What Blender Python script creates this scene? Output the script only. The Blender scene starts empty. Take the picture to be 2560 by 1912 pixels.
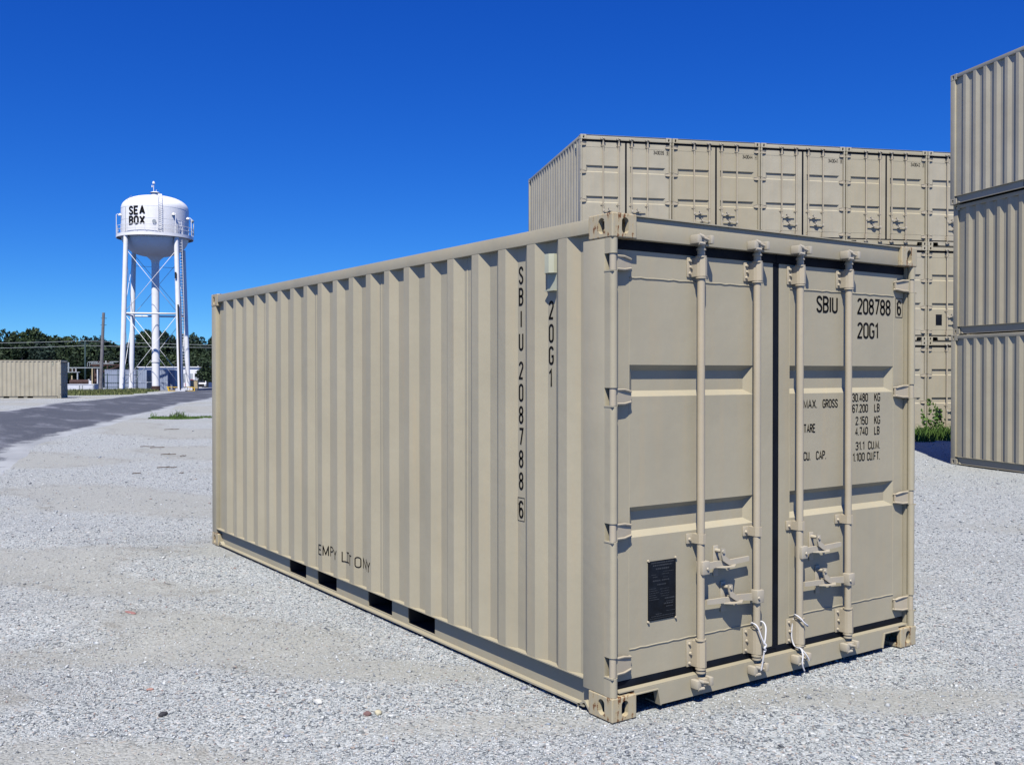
import bpy, bmesh, math, random
import numpy as np
from mathutils import Vector, Matrix
R = math.radians
random.seed(4)
rng = np.random.default_rng(7)
sc = bpy.context.scene
col = sc.collection

# ------------------------------------------------------------------ camera
CAM = Vector((-3.04867, -3.60688, 1.67458)); YAW, PITCH, FPX = 0.60058, -0.00987, 2471.76
cam = bpy.data.objects.new('camera', bpy.data.cameras.new('camera'))
col.objects.link(cam)
cam.location = CAM
cam.rotation_euler = (math.pi / 2 + PITCH, 0.0006, -YAW)
cam.data.sensor_width = 36
cam.data.lens = 36 * FPX / 2560
cam.data.clip_start = 0.05
cam.data.clip_end = 3000
sc.camera = cam

# ------------------------------------------------------------------ light
TO_SUN = Vector((-0.67, -0.74, 1.47)).normalized()
SUN_EL = math.asin(TO_SUN.z)
SUN_AZ = math.atan2(TO_SUN.x, TO_SUN.y)
w = bpy.data.worlds.new("World"); sc.world = w; w.use_nodes = True
nt = w.node_tree; nt.nodes.clear()
wo = nt.nodes.new('ShaderNodeOutputWorld'); bg = nt.nodes.new('ShaderNodeBackground')
sky = nt.nodes.new('ShaderNodeTexSky'); sky.sky_type = 'NISHITA'; sky.sun_disc = False
sky.sun_elevation = SUN_EL; sky.sun_rotation = SUN_AZ
sky.altitude = 3000; sky.air_density = 1.0; sky.dust_density = 0.0; sky.ozone_density = 6.0
hs = nt.nodes.new('ShaderNodeHueSaturation'); hs.inputs['Saturation'].default_value = 1.25
nt.links.new(sky.outputs[0], hs.inputs['Color'])
sp_ = nt.nodes.new('ShaderNodeSeparateColor'); cb_ = nt.nodes.new('ShaderNodeCombineColor')
nt.links.new(hs.outputs[0], sp_.inputs[0])
for k_, (mul, pw) in enumerate(((0.37, 1.0), (0.625, 1.05), (1.74, 0.72))):     # deep polarised blue of the day
    a_ = nt.nodes.new('ShaderNodeMath'); a_.operation = 'POWER'; a_.inputs[1].default_value = pw
    b_ = nt.nodes.new('ShaderNodeMath'); b_.operation = 'MULTIPLY'; b_.inputs[1].default_value = mul
    nt.links.new(sp_.outputs[k_], a_.inputs[0]); nt.links.new(a_.outputs[0], b_.inputs[0]); nt.links.new(b_.outputs[0], cb_.inputs[k_])
nt.links.new(cb_.outputs[0], bg.inputs['Color'])
nt.links.new(bg.outputs[0], wo.inputs['Surface'])
bg.inputs['Strength'].default_value = 0.098
sl = bpy.data.lights.new('sun', 'SUN'); sl.energy = 5.0; sl.angle = R(0.5); sl.color = (1.0, 0.96, 0.89)
sun = bpy.data.objects.new('sun', sl); col.objects.link(sun)
sun.rotation_euler = TO_SUN.to_track_quat('Z', 'Y').to_euler()
sun.location = (-10, -10, 30)
sc.view_settings.view_transform = 'Standard'; sc.view_settings.look = 'None'
sc.view_settings.exposure = 0.30; sc.view_settings.gamma = 1.0; sc.view_settings.use_curve_mapping = False
sc.cycles.sample_clamp_indirect = 0.08; sc.cycles.max_bounces = 6; sc.cycles.diffuse_bounces = 1; sc.cycles.glossy_bounces = 2

# ------------------------------------------------------------------ helpers
_F = Vector((math.sin(YAW) * math.cos(PITCH), math.cos(YAW) * math.cos(PITCH), math.sin(PITCH)))
_RT = Vector((math.cos(YAW), -math.sin(YAW), 0)); _U = _RT.cross(_F)
def at(px, py, D):
    return CAM + D * (_F + _RT * ((px - 1280) / FPX) - _U * ((py - 956) / FPX))

def tag(o, label=None, cat=None, group=None, kind=None):
    if label: o['label'] = label
    if cat: o['category'] = cat
    if group: o['group'] = group
    if kind: o['kind'] = kind
    return o
def empty(name, loc=(0, 0, 0), rz=0):
    o = bpy.data.objects.new(name, None); col.objects.link(o)
    o.location = loc; o.rotation_euler = (0, 0, rz); o.empty_display_size = 0.2
    return o
def link(name, me, mat, parent=None):
    me.materials.clear()
    for m in (mat if isinstance(mat, (list, tuple)) else [mat]): me.materials.append(m)
    o = bpy.data.objects.new(name, me); col.objects.link(o)
    if parent: o.parent = parent
    return o
def copy_tree(o, parent=None, skip=()):
    c = o.copy(); col.objects.link(c)
    if parent: c.parent = parent
    for ch in list(o.children):
        if ch.name.split('.')[0] in skip: continue
        copy_tree(ch, c, skip)
    return c

class MB:
    """collects primitives into one mesh"""
    def __init__(s): s.v = []; s.f = []; s.sm = []
    def add(s, vs, fs, smooth=False):
        n = len(s.v); s.v += [tuple(p) for p in vs]
        s.f += [tuple(i + n for i in f) for f in fs]; s.sm += [smooth] * len(fs)
        return s
    def box(s, x0, x1, y0, y1, z0, z1, b=0.0):
        if b <= 0:
            vs = [(x, y, z) for z in (z0, z1) for y in (y0, y1) for x in (x0, x1)]
            return s.add(vs, [(0, 2, 3, 1), (4, 5, 7, 6), (0, 1, 5, 4), (1, 3, 7, 5), (3, 2, 6, 7), (2, 0, 4, 6)])
        bm = bmesh.new(); bmesh.ops.create_cube(bm, size=1)
        for p in bm.verts:
            p.co = Vector((x0 + (p.co.x + .5) * (x1 - x0), y0 + (p.co.y + .5) * (y1 - y0), z0 + (p.co.z + .5) * (z1 - z0)))
        bmesh.ops.bevel(bm, geom=bm.edges[:], offset=b, segments=2, affect='EDGES', profile=0.6)
        return s.bm(bm, True)
    def bm(s, bm, smooth=False):
        bm.verts.index_update()
        s.add([p.co[:] for p in bm.verts], [tuple(p.index for p in f.verts) for f in bm.faces], smooth)
        bm.free(); return s
    def prism(s, pts, axis, a, b):
        """polygon pts extruded along axis (0,1,2) from a to b; pts in the other two axes order"""
        n = len(pts)
        def mk(p, t):
            q = [0, 0, 0]; o = [i for i in range(3) if i != axis]
            q[axis] = t; q[o[0]] = p[0]; q[o[1]] = p[1]; return q
        vs = [mk(p, a) for p in pts] + [mk(p, b) for p in pts]
        fs = [tuple(range(n))[::-1], tuple(range(n, 2 * n))] + [(i, (i + 1) % n, n + (i + 1) % n, n + i) for i in range(n)]
        return s.add(vs, fs)
    def cyl(s, p, q, r, r2=None, n=12, caps=True):
        p = Vector(p); q = Vector(q); r2 = r if r2 is None else r2
        d = (q - p).normalized(); a = d.orthogonal().normalized(); b = d.cross(a)
        vs = []
        for c, rr in ((p, r), (q, r2)):
            for i in range(n):
                t = 2 * math.pi * i / n; vs.append(c + rr * (math.cos(t) * a + math.sin(t) * b))
        s.add(vs, [(i, (i + 1) % n, n + (i + 1) % n, n + i) for i in range(n)], True)
        if caps: s.add(vs, [tuple(range(n))[::-1], tuple(range(n, 2 * n))])
        return s
    def tube(s, pts, r, n=8):
        pts = [Vector(p) for p in pts]; vs = []
        a = None
        for i, p in enumerate(pts):
            d = (pts[min(i + 1, len(pts) - 1)] - pts[max(i - 1, 0)]).normalized()
            a = (a - d * a.dot(d)).normalized() if a is not None and (a - d * a.dot(d)).length > 1e-4 else d.orthogonal().normalized()
            b = d.cross(a)
            for k in range(n):
                t = 2 * math.pi * k / n; vs.append(p + r * (math.cos(t) * a + math.sin(t) * b))
        fs = []
        for i in range(len(pts) - 1):
            for k in range(n):
                fs.append((i * n + k, i * n + (k + 1) % n, (i + 1) * n + (k + 1) % n, (i + 1) * n + k))
        fs += [tuple(range(n))[::-1], tuple(range((len(pts) - 1) * n, len(pts) * n))]
        return s.add(vs, fs, True)
    def lathe(s, prof, c=(0, 0, 0), n=32):
        m = len(prof); vs = [(c[0] + r * math.cos(2 * math.pi * k / n), c[1] + r * math.sin(2 * math.pi * k / n), c[2] + z) for k in range(n) for r, z in prof]
        fs = [(k * m + i, ((k + 1) % n) * m + i, ((k + 1) % n) * m + i + 1, k * m + i + 1) for k in range(n) for i in range(m - 1)]
        return s.add(vs, fs, True)
    def xf(s, M):
        s.v = [tuple(M @ Vector(p)) for p in s.v]; return s
    def mesh(s, name, clean=True):
        me = bpy.data.meshes.new(name); me.from_pydata(s.v, [], s.f)
        me.polygons.foreach_set('use_smooth', s.sm)
        if clean:
            bm = bmesh.new(); bm.from_mesh(me)
            bmesh.ops.remove_doubles(bm, verts=bm.verts, dist=1e-5)
            bmesh.ops.recalc_face_normals(bm, faces=bm.faces)
            for e in bm.edges:
                if len(e.link_faces) == 2 and e.calc_face_angle(0) > R(35): e.smooth = False
            bm.to_mesh(me); bm.free()
        me.update(); return me
    def build(s, name, mat, parent=None):
        return link(name, s.mesh(name), mat, parent)

# ------------------------------------------------------------------ materials
def newmat(name):
    m = bpy.data.materials.new(name); m.use_nodes = True
    return m, m.node_tree, m.node_tree.nodes['Principled BSDF']
def N(t, typ, **kw):
    n = t.nodes.new(typ)
    for k, v in kw.items(): setattr(n, k, v)
    return n
def noise(t, scale, detail=4, vec=None, rough=0.55):
    n = N(t, 'ShaderNodeTexNoise'); n.inputs['Scale'].default_value = scale; n.inputs['Detail'].default_value = detail
    n.inputs['Roughness'].default_value = rough
    if vec: t.links.new(vec, n.inputs['Vector'])
    return n.outputs['Fac']
def ramp(t, fac, stops, interp='LINEAR'):
    n = N(t, 'ShaderNodeValToRGB'); n.color_ramp.interpolation = interp
    e = n.color_ramp.elements
    while len(e) < len(stops): e.new(0.5)
    for k, (p, c) in enumerate(stops):
        e[k].position = p; e[k].color = (c, c, c, 1) if isinstance(c, (int, float)) else (*c, 1)
    t.links.new(fac, n.inputs['Fac']); return n.outputs['Color']
def mix(t, fac, a, b, mode='MIX'):
    n = N(t, 'ShaderNodeMix', data_type='RGBA', blend_type=mode)
    for k, v in ((0, fac), (6, a), (7, b)):
        if hasattr(v, 'is_linked') or hasattr(v, 'links'): t.links.new(v, n.inputs[k])
        else: n.inputs[k].default_value = v if k == 0 else (*v, 1)
    return n.outputs[2]
def objvec(t, sc_=(1, 1, 1), kind='Object'):
    tc = N(t, 'ShaderNodeTexCoord'); mp = N(t, 'ShaderNodeMapping'); mp.inputs['Scale'].default_value = sc_
    t.links.new(tc.outputs[kind], mp.inputs['Vector']); return mp.outputs[0]
def bump(t, b, h, strength, dist):
    n = N(t, 'ShaderNodeBump'); n.inputs['Strength'].default_value = strength; n.inputs['Distance'].default_value = dist
    t.links.new(h, n.inputs['Height']); t.links.new(n.outputs[0], b.inputs['Normal'])

def mat_paint(name, c, rough=0.55, rust=0.0, dirt=0.15, spec=0.35):
    m, t, b = newmat(name)
    v = objvec(t)
    big = noise(t, 1.7, 5, v); fine = noise(t, 55, 3, v)
    stv = objvec(t, (9, 9, 0.6)); streak = noise(t, 1.6, 5, stv)
    c1 = mix(t, ramp(t, big, [(0.35, 0), (0.7, 1)]), c, tuple(x * (1 - dirt) for x in c))
    warm = (c[0] * 1.05, c[1] * 0.96, c[2] * 0.86)
    c2 = mix(t, ramp(t, streak, [(0.5, 0), (0.75, 0.55)]), c1, warm)
    c3 = mix(t, ramp(t, fine, [(0.3, 0), (0.8, 0.5)]), c2, tuple(x * 0.9 for x in c))
    scuff = noise(t, 6, 8, objvec(t, (1, 1, 2.5)), 0.7)
    c4 = mix(t, ramp(t, scuff, [(0.735, 0), (0.77, 0.45)]), c3, tuple(min(1, x * 1.35) for x in c))
    if rust > 0:
        rn = noise(t, 26, 8, v, 0.72); rs = noise(t, 9, 6, objvec(t, (5, 5, 0.7)), 0.6)
        sx_ = N(t, 'ShaderNodeSeparateXYZ'); t.links.new(v, sx_.inputs[0])
        e0 = N(t, 'ShaderNodeMath', operation='MULTIPLY_ADD'); t.links.new(sx_.outputs[2], e0.inputs[0]); e0.inputs[1].default_value = 16.95; e0.inputs[2].default_value = -1.0
        e1 = N(t, 'ShaderNodeMath', operation='ABSOLUTE'); t.links.new(e0.outputs[0], e1.inputs[0])
        e2 = N(t, 'ShaderNodeMath', operation='POWER'); t.links.new(e1.outputs[0], e2.inputs[0]); e2.inputs[1].default_value = 3.0
        mm = N(t, 'ShaderNodeMath', operation='ADD'); t.links.new(rn, mm.inputs[0]); t.links.new(rs, mm.inputs[1])
        pa = N(t, 'ShaderNodeMath', operation='MULTIPLY_ADD'); t.links.new(e2.outputs[0], pa.inputs[0])
        pa.inputs[1].default_value = 0.10; t.links.new(mm.outputs[0], pa.inputs[2])
        lo = 1.26 - rust
        mr = N(t, 'ShaderNodeMapRange'); t.links.new(pa.outputs[0], mr.inputs[0])
        mr.inputs[1].default_value = lo; mr.inputs[2].default_value = lo + 0.05
        yl = N(t, 'ShaderNodeMapRange'); t.links.new(pa.outputs[0], yl.inputs[0])
        yl.inputs[1].default_value = lo - 0.20; yl.inputs[2].default_value = lo + 0.03; yl.inputs[4].default_value = 0.6
        c4 = mix(t, yl.outputs[0], c4, (0.50, 0.38, 0.19))
        c4 = mix(t, mr.outputs[0], c4, (0.15, 0.062, 0.022))
    t.links.new(c4, b.inputs['Base Color'])
    b.inputs['Roughness'].default_value = rough; b.inputs['Specular IOR Level'].default_value = spec
    hb = noise(t, 4.0, 3, v); n2 = noise(t, 260, 2, v)
    ad = N(t, 'ShaderNodeMath', operation='MULTIPLY_ADD'); t.links.new(hb, ad.inputs[0]); ad.inputs[1].default_value = 9.0
    t.links.new(n2, ad.inputs[2]); bump(t, b, ad.outputs[0], 0.35, 0.0012)
    return m
def mat_plain(name, c, rough=0.6, metal=0.0, var=0.15, scale=8, bmp=0.0, spec=0.4):
    m, t, b = newmat(name); v = objvec(t)
    n = noise(t, scale, 5, v)
    t.links.new(mix(t, ramp(t, n, [(0.3, 0), (0.72, 1)]), tuple(min(1, x * (1 + var)) for x in c), tuple(x * (1 - var) for x in c)), b.inputs['Base Color'])
    b.inputs['Roughness'].default_value = rough; b.inputs['Metallic'].default_value = metal; b.inputs['Specular IOR Level'].default_value = spec
    if bmp: bump(t, b, noise(t, scale * 6, 4, v), 0.5, bmp)
    return m

BEIGE = (0.42, 0.376, 0.262)
M = {}
M['paint'] = mat_paint('beige_paint', BEIGE)
M['paint_pale'] = mat_paint('beige_paint_faded', (0.445, 0.405, 0.300), dirt=0.2)
M['paint_tan'] = mat_paint('beige_paint_fresh', (0.405, 0.360, 0.250), dirt=0.12)
M['casting'] = mat_paint('casting_paint', (0.455, 0.40, 0.27), rust=0.125)
M['fitting'] = mat_paint('fitting_paint', (0.48, 0.43, 0.325), rough=0.4)
M['hardware'] = mat_paint('hardware_paint', (0.465, 0.405, 0.29), rough=0.42)
M['vent'] = mat_plain('yellowed_plastic', (0.46, 0.46, 0.33), 0.5, var=0.1)
M['rubber'] = mat_plain('black_rubber', (0.004, 0.006, 0.011), 0.7, var=0.4, spec=0.12)
M['ink'] = mat_plain('black_lettering', (0.008, 0.008, 0.009), 0.8, var=0.4, spec=0.08)
M['dark'] = mat_plain('dark_steel', (0.02, 0.02, 0.022), 0.8)
M['plate'] = mat_plain('plate_black', (0.005, 0.007, 0.011), 0.6, var=0.4, scale=30, spec=0.15)
M['platetext'] = mat_plain('plate_text', (0.03, 0.034, 0.04), 0.5)
M['rope'] = mat_plain('white_rope', (0.62, 0.62, 0.62), 0.9, spec=0.1)
M['white'] = mat_paint('white_tower_paint', (0.88, 0.88, 0.86), rough=0.45, dirt=0.12)
M['concrete'] = mat_plain('pale_concrete', (0.55, 0.57, 0.6), 0.9, var=0.12, scale=2)
M['bluegrey'] = mat_plain('blue_grey_steel', (0.27, 0.31, 0.39), 0.5, var=0.12, scale=1.5)
M['wood'] = mat_plain('weathered_wood', (0.155, 0.15, 0.155), 0.9, var=0.3, scale=3)
M['yellow'] = mat_plain('yellow_paint', (0.62, 0.40, 0.04), 0.6, var=0.25, scale=4)
M['rust'] = mat_plain('rusty_iron', (0.055, 0.030, 0.026), 0.85, var=0.4, scale=4)
M['grey'] = mat_plain('galvanised_steel', (0.32, 0.35, 0.36), 0.5, var=0.2, scale=4)
M['greendark'] = mat_plain('dark_green_frame', (0.02, 0.045, 0.05), 0.7)
M['red'] = mat_plain('dull_red_paint', (0.3, 0.03, 0.03), 0.6)
M['carwhite'] = mat_plain('white_car_paint', (0.8, 0.8, 0.8), 0.3, var=0.03)
M['glass'] = mat_plain('dark_glass', (0.02, 0.025, 0.03), 0.1, var=0.1)
M['tyre'] = mat_plain('tyre_rubber', (0.015, 0.015, 0.015), 0.8)
M['cable'] = mat_plain('grey_cable', (0.3, 0.33, 0.33), 0.6)
M['roofwhite'] = mat_plain('white_cladding', (0.78, 0.78, 0.78), 0.6, var=0.05, scale=1)
M['tan'] = mat_plain('tan_crate_board', (0.42, 0.34, 0.2), 0.8, var=0.15, scale=3)

# ------------------------------------------------------------------ terrain height
def sstep(a, b, x):
    t = np.clip((x - a) / (b - a), 0, 1); return t * t * (3 - 2 * t)
_ph = rng.uniform(0, 6.28, 40); _ang = rng.uniform(0, 6.28, 40); _k = 2 * np.pi / rng.uniform(0.35, 3.2, 40)
def ground_z(x, y):
    x = np.asarray(x, float); y = np.asarray(y, float)
    z = -0.055 * sstep(4, 12, x) * 1.0
    z = z - 0.125 * np.exp(-(((x - 16.2) / 4.2) ** 2 + ((y - 6.5) / 3.6) ** 2))
    dcam = np.hypot(x - CAM.x, y - CAM.y)
    z = z - 1.3 * sstep(120, 175, dcam)
    amp = 0.0068 * (1 - sstep(11, 17, dcam))
    b = sum(np.sin(_k[i] * (x * np.cos(_ang[i]) + y * np.sin(_ang[i])) + _ph[i]) * (6.3 / _k[i]) ** 0.6 * 0.6 for i in range(40))
    under = (1 - sstep(0.0, 0.35, np.maximum(np.maximum(-x, x - 2.438), np.maximum(-y, y - 6.058))))
    rut = 0.02 * np.exp(-((y - (-1.9 + 0.25 * (x + 2) + 0.12 * np.sin(x * 2.1))) / 0.16) ** 2) * sstep(-9, -4.5, x) * (1 - sstep(-1.2, 0.4, x))
    rut2 = 0.02 * np.exp(-((y - (0.8 + 0.3 * (x + 4) + 0.1 * np.sin(x * 1.7))) / 0.2) ** 2) * sstep(-9, -4.5, x) * (1 - sstep(-2.6, -1.0, x))
    z = z + amp * b * (1 - under) * (0.5 + 0.5 * sstep(-0.5, -3, x)) - rut - rut2 - 0.004
    return z
_su = np.random.default_rng(21)
_sk = [(2 * np.pi / _su.uniform(1.6, 5.5), 2 * np.pi / _su.uniform(0.45, 1.9) * _su.choice([-1, 1]), _su.uniform(0, 6.28)) for _ in range(26)]
def sand_amount(x, y, both=False):
    u = (x - CAM.x) * math.cos(YAW) - (y - CAM.y) * math.sin(YAW); d = (x - CAM.x) * math.sin(YAW) + (y - CAM.y) * math.cos(YAW)
    dd = np.log(np.maximum(d, 1.0)) * 6.0
    p = sum(np.sin(a * u / (1 + np.maximum(d, 0) * .06) + b * dd * .55 + c) for a, b, c in _sk) / math.sqrt(13)
    left = sstep(0.5, -1.6, u) if False else 1 - sstep(-1.8, 0.6, u)
    q = p + 1.0 * left - 0.2
    return (sstep(-0.2, 2.0, q), left * np.exp(-((q - 1.25) / 0.16) ** 2)) if both else sstep(-0.2, 2.0, q)
def gz(x, y): return float(ground_z(x, y))

# ------------------------------------------------------------------ ground sheet (polar about the yard)
def ground_material():
    m, t, b = newmat('gravel_ground')
    pos = objvec(t)
    def vor(scale):
        n = N(t, 'ShaderNodeTexVoronoi'); n.inputs['Scale'].default_value = scale
        t.links.new(pos, n.inputs['Vector'])
        bw = N(t, 'ShaderNodeSeparateColor'); t.links.new(n.outputs['Color'], bw.inputs[0])
        return n, bw
    pal = [(0.0, (0.062, 0.073, 0.084)), (0.14, (0.151, 0.169, 0.176)), (0.30, (0.294, 0.320, 0.317)), (0.5, (0.409, 0.435, 0.422)),
           (0.72, (0.516, 0.540, 0.524)), (0.90, (0.418, 0.416, 0.370)), (0.955, (0.374, 0.302, 0.255)), (1.0, (0.756, 0.787, 0.757))]
    v1, s1 = vor(68); v2, s2 = vor(150); v3, s3 = vor(23)
    c1 = ramp(t, s1.outputs[0], pal); c2 = ramp(t, s2.outputs[1], pal)
    sel = ramp(t, s3.outputs[2], [(0.45, 0), (0.55, 1)])
    stones = mix(t, sel, c1, c2)
    n2 = noise(t, 0.16, 4, pos, 0.5); n3 = noise(t, 3.1, 5, pos, 0.62); n1 = noise(t, 9, 6, pos, 0.65)
    sa = N(t, 'ShaderNodeAttribute', attribute_name='sand')
    ad = N(t, 'ShaderNodeMath', operation='MULTIPLY_ADD'); t.links.new(n1, ad.inputs[0]); ad.inputs[1].default_value = 0.9; t.links.new(sa.outputs['Fac'], ad.inputs[2])
    mr = N(t, 'ShaderNodeMapRange'); t.links.new(ad.outputs[0], mr.inputs[0]); mr.inputs[1].default_value = 0.5; mr.inputs[2].default_value = 1.65
    mr.inputs[4].default_value = 0.78
    sand = mix(t, n3, (0.285, 0.285, 0.240), (0.385, 0.38, 0.335))
    c = mix(t, mr.outputs[0], stones, sand)
    ru = N(t, 'ShaderNodeAttribute', attribute_name='rut'); rn_ = noise(t, 5, 6, pos, 0.7)
    rm = N(t, 'ShaderNodeMath', operation='MULTIPLY'); t.links.new(ru.outputs['Fac'], rm.inputs[0]); t.links.new(ramp(t, rn_, [(0.42, 0), (0.62, 0.75)]), rm.inputs[1])
    c = mix(t, rm.outputs[0], c, (0.20, 0.185, 0.15))
    c = mix(t, ramp(t, n2, [(0.35, 0.0), (0.65, 0.15)]), c, (0.29, 0.31, 0.305))
    t.links.new(c, b.inputs['Base Color']); b.inputs['Roughness'].default_value = 0.9; b.inputs['Specular IOR Level'].default_value = 0.2
    h = N(t, 'ShaderNodeMath', operation='MULTIPLY_ADD'); t.links.new(v1.outputs['Distance'], h.inputs[0]); h.inputs[1].default_value = -1.0
    t.links.new(noise(t, 90, 3, pos), h.inputs[2])
    bump(t, b, h.outputs[0], 0.8, 0.008)
    return m
GMAT = ground_material()
def build_ground():
    nr, na = 460, 900
    r = np.concatenate([[0.0], 0.6 * np.exp(np.linspace(0, math.log(2200 / 0.6), nr - 1))])
    # finer rings close by
    a = np.linspace(0, 2 * np.pi, na, endpoint=False)
    RR, AA = np.meshgrid(r[1:], a, indexing='ij')
    X = CAM.x + RR * np.sin(AA); Y = CAM.y + RR * np.cos(AA); Z = ground_z(X, Y)
    vs = np.stack([X.ravel(), Y.ravel(), Z.ravel()], 1)
    vs = np.vstack([vs, [[CAM.x, CAM.y, gz(CAM.x, CAM.y)]]])
    n = nr - 1
    i, j = np.meshgrid(np.arange(n - 1), np.arange(na), indexing='ij')
    q = np.stack([i * na + j, i * na + (j + 1) % na, (i + 1) * na + (j + 1) % na, (i + 1) * na + j], -1).reshape(-1, 4)
    faces = [tuple(x)[::-1] for x in q.tolist()] + [(n * na, (k + 1) % na, k)[::-1] for k in range(na)]
    me = bpy.data.meshes.new('ground'); me.from_pydata(vs.tolist(), [], faces)
    me.polygons.foreach_set('use_smooth', [True] * len(faces)); me.update()
    sa = me.attributes.new('sand', 'FLOAT', 'POINT'); sv_, rv_ = sand_amount(vs[:, 0], vs[:, 1], True); sa.data.foreach_set('value', sv_.astype(np.float32))
    ra = me.attributes.new('rut', 'FLOAT', 'POINT'); ra.data.foreach_set('value', rv_.astype(np.float32))
    # keep faces upward
    if me.polygons[0].normal.z < 0: me.flip_normals()
    tag(link('ground', me, GMAT), kind='structure')
build_ground()

# asphalt road draped on the yard
def mat_asphalt():
    m, t, b = newmat('asphalt'); v = objvec(t)
    sp = N(t, 'ShaderNodeTexVoronoi'); sp.inputs['Scale'].default_value = 45; t.links.new(v, sp.inputs['Vector'])
    s = N(t, 'ShaderNodeSeparateColor'); t.links.new(sp.outputs['Color'], s.inputs[0])
    c = ramp(t, s.outputs[0], [(0, (0.038, 0.041, 0.047)), (0.6, (0.062, 0.067, 0.076)), (1, (0.12, 0.125, 0.135))])
    vv = objvec(t, (1, 0.25, 1)); vm = t.nodes[-1]
    for n_ in t.nodes:
        if n_.type == 'MAPPING' and abs(n_.inputs['Scale'].default_value[1] - 0.25) < 1e-6: n_.inputs['Rotation'].default_value = (0, 0, R(28))
    dustn = noise(t, 0.5, 7, vv, 0.68)
    c = mix(t, ramp(t, dustn, [(0.52, 0), (0.68, 0.6)]), c, (0.36, 0.37, 0.40))
    ea = N(t, 'ShaderNodeAttribute', attribute_name='edge'); en = noise(t, 1.1, 7, v, 0.72); ef = noise(t, 14, 4, v, 0.7)
    e1 = N(t, 'ShaderNodeMath', operation='MULTIPLY_ADD'); t.links.new(en, e1.inputs[0]); e1.inputs[1].default_value = 1.5; t.links.new(ea.outputs['Fac'], e1.inputs[2])
    e2 = N(t, 'ShaderNodeMath', operation='MULTIPLY_ADD'); t.links.new(ef, e2.inputs[0]); e2.inputs[1].default_value = 0.5; t.links.new(e1.outputs[0], e2.inputs[2])
    em = N(t, 'ShaderNodeMapRange'); t.links.new(e2.outputs[0], em.inputs[0]); em.inputs[1].default_value = 1.5; em.inputs[2].default_value = 1.72
    c = mix(t, em.outputs[0], c, (0.38, 0.395, 0.385))
    cr = noise(t, 0.35, 5, objvec(t, (1, 1, 1)), 0.6); c = mix(t, ramp(t, cr, [(0.4, 0), (0.62, 0.35)]), c, (0.10, 0.105, 0.115))
    t.links.new(c, b.inputs['Base Color']); b.inputs['Roughness'].default_value = 0.85
    bump(t, b, noise(t, 60, 3, v), 0.4, 0.006)
    return m
near = [(-9, -9), (-4.6, 3), (-0.9, 15.2), (0.5, 20.5), (3.0, 27.6), (5.166, 32.65), (7.19, 37.5), (11.08, 47.5), (14.1, 54.6), (17.5, 61.6), (27, 84), (44, 120)]
far = [(-34, -9), (-22, 8), (-9.5, 27), (0.5, 40.0), (2.9, 44.6), (4.1, 48.0), (6.54, 55.2), (8.97, 60.4), (12.26, 68.1), (15.7, 74.7), (20.08, 83), (38, 123)]
def resample(P, n):
    P = np.array(P, float); d = np.r_[0, np.cumsum(np.hypot(*np.diff(P, axis=0).T))]
    t = np.linspace(0, d[-1], n); return np.stack([np.interp(t, d, P[:, 0]), np.interp(t, d, P[:, 1])], 1)
A_, B_ = resample(near, 420), resample(far, 420)
jit = sum(np.sin(np.arange(420) * k + k * 9) / (k * 6) for k in (0.13, 0.37, 0.9, 1.7)) * 0.22
A_[:, 0] -= jit * 0.5; B_[:, 0] += jit * 0.8
rv = []; rf = []; redge = []
FR = [-.04, 0, .03, .07, .14, .3, .5, .7, .86, .93, .97, 1.0, 1.04]; NF = len(FR)
for i in range(420):
    for f_ in FR:
        p = A_[i] + (B_[i] - A_[i]) * f_; wd_ = float(np.hypot(*(B_[i] - A_[i])))
        rv.append((p[0], p[1], gz(p[0], p[1]) + (0.012 if 0 <= f_ <= 1 else -0.05))); dd_ = min(f_, 1 - f_) * wd_
        redge.append(max(0.0, 1 - (dd_ + .1) / 1.3))
for i in range(419):
    for j in range(NF - 1):
        rf.append((i * NF + j, (i + 1) * NF + j, (i + 1) * NF + j + 1, i * NF + j + 1))
me = bpy.data.meshes.new('road'); me.from_pydata(rv, [], rf); me.update()
ea_ = me.attributes.new('edge', 'FLOAT', 'POINT'); ea_.data.foreach_set('value', np.array(redge, np.float32))
ro = link('road', me, mat_asphalt())
if ro.data.polygons[0].normal.z < 0: ro.data.flip_normals()
tag(ro, kind='structure')

# gravel: loose stones
def mat_stone():
    m, t, b = newmat('gravel_stone')
    at_ = N(t, 'ShaderNodeAttribute', attribute_name='tint')
    pal = [(0.0, (0.045, 0.055, 0.066)), (0.12, (0.134, 0.151, 0.167)), (0.26, (0.267, 0.293, 0.299)), (0.45, (0.392, 0.416, 0.409)),
           (0.66, (0.498, 0.522, 0.506)), (0.8, (0.641, 0.668, 0.642)), (0.90, (0.418, 0.403, 0.334)), (0.935, (0.294, 0.201, 0.167)), (0.96, (0.196, 0.247, 0.317)), (1.0, (0.801, 0.833, 0.801))]
    c = ramp(t, at_.outputs['Fac'], pal)
    g = N(t, 'ShaderNodeNewGeometry')
    t.links.new(mix(t, ramp(t, noise(t, 300, 2, g.outputs['Position']), [(0.3, 0), (0.9, 0.5)]), c, (0.36, 0.37, 0.38)), b.inputs['Base Color'])
    for l in list(t.links):
        pass
    b.inputs['Roughness'].default_value = 0.85; b.inputs['Specular IOR Level'].default_value = 0.25
    return m
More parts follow.
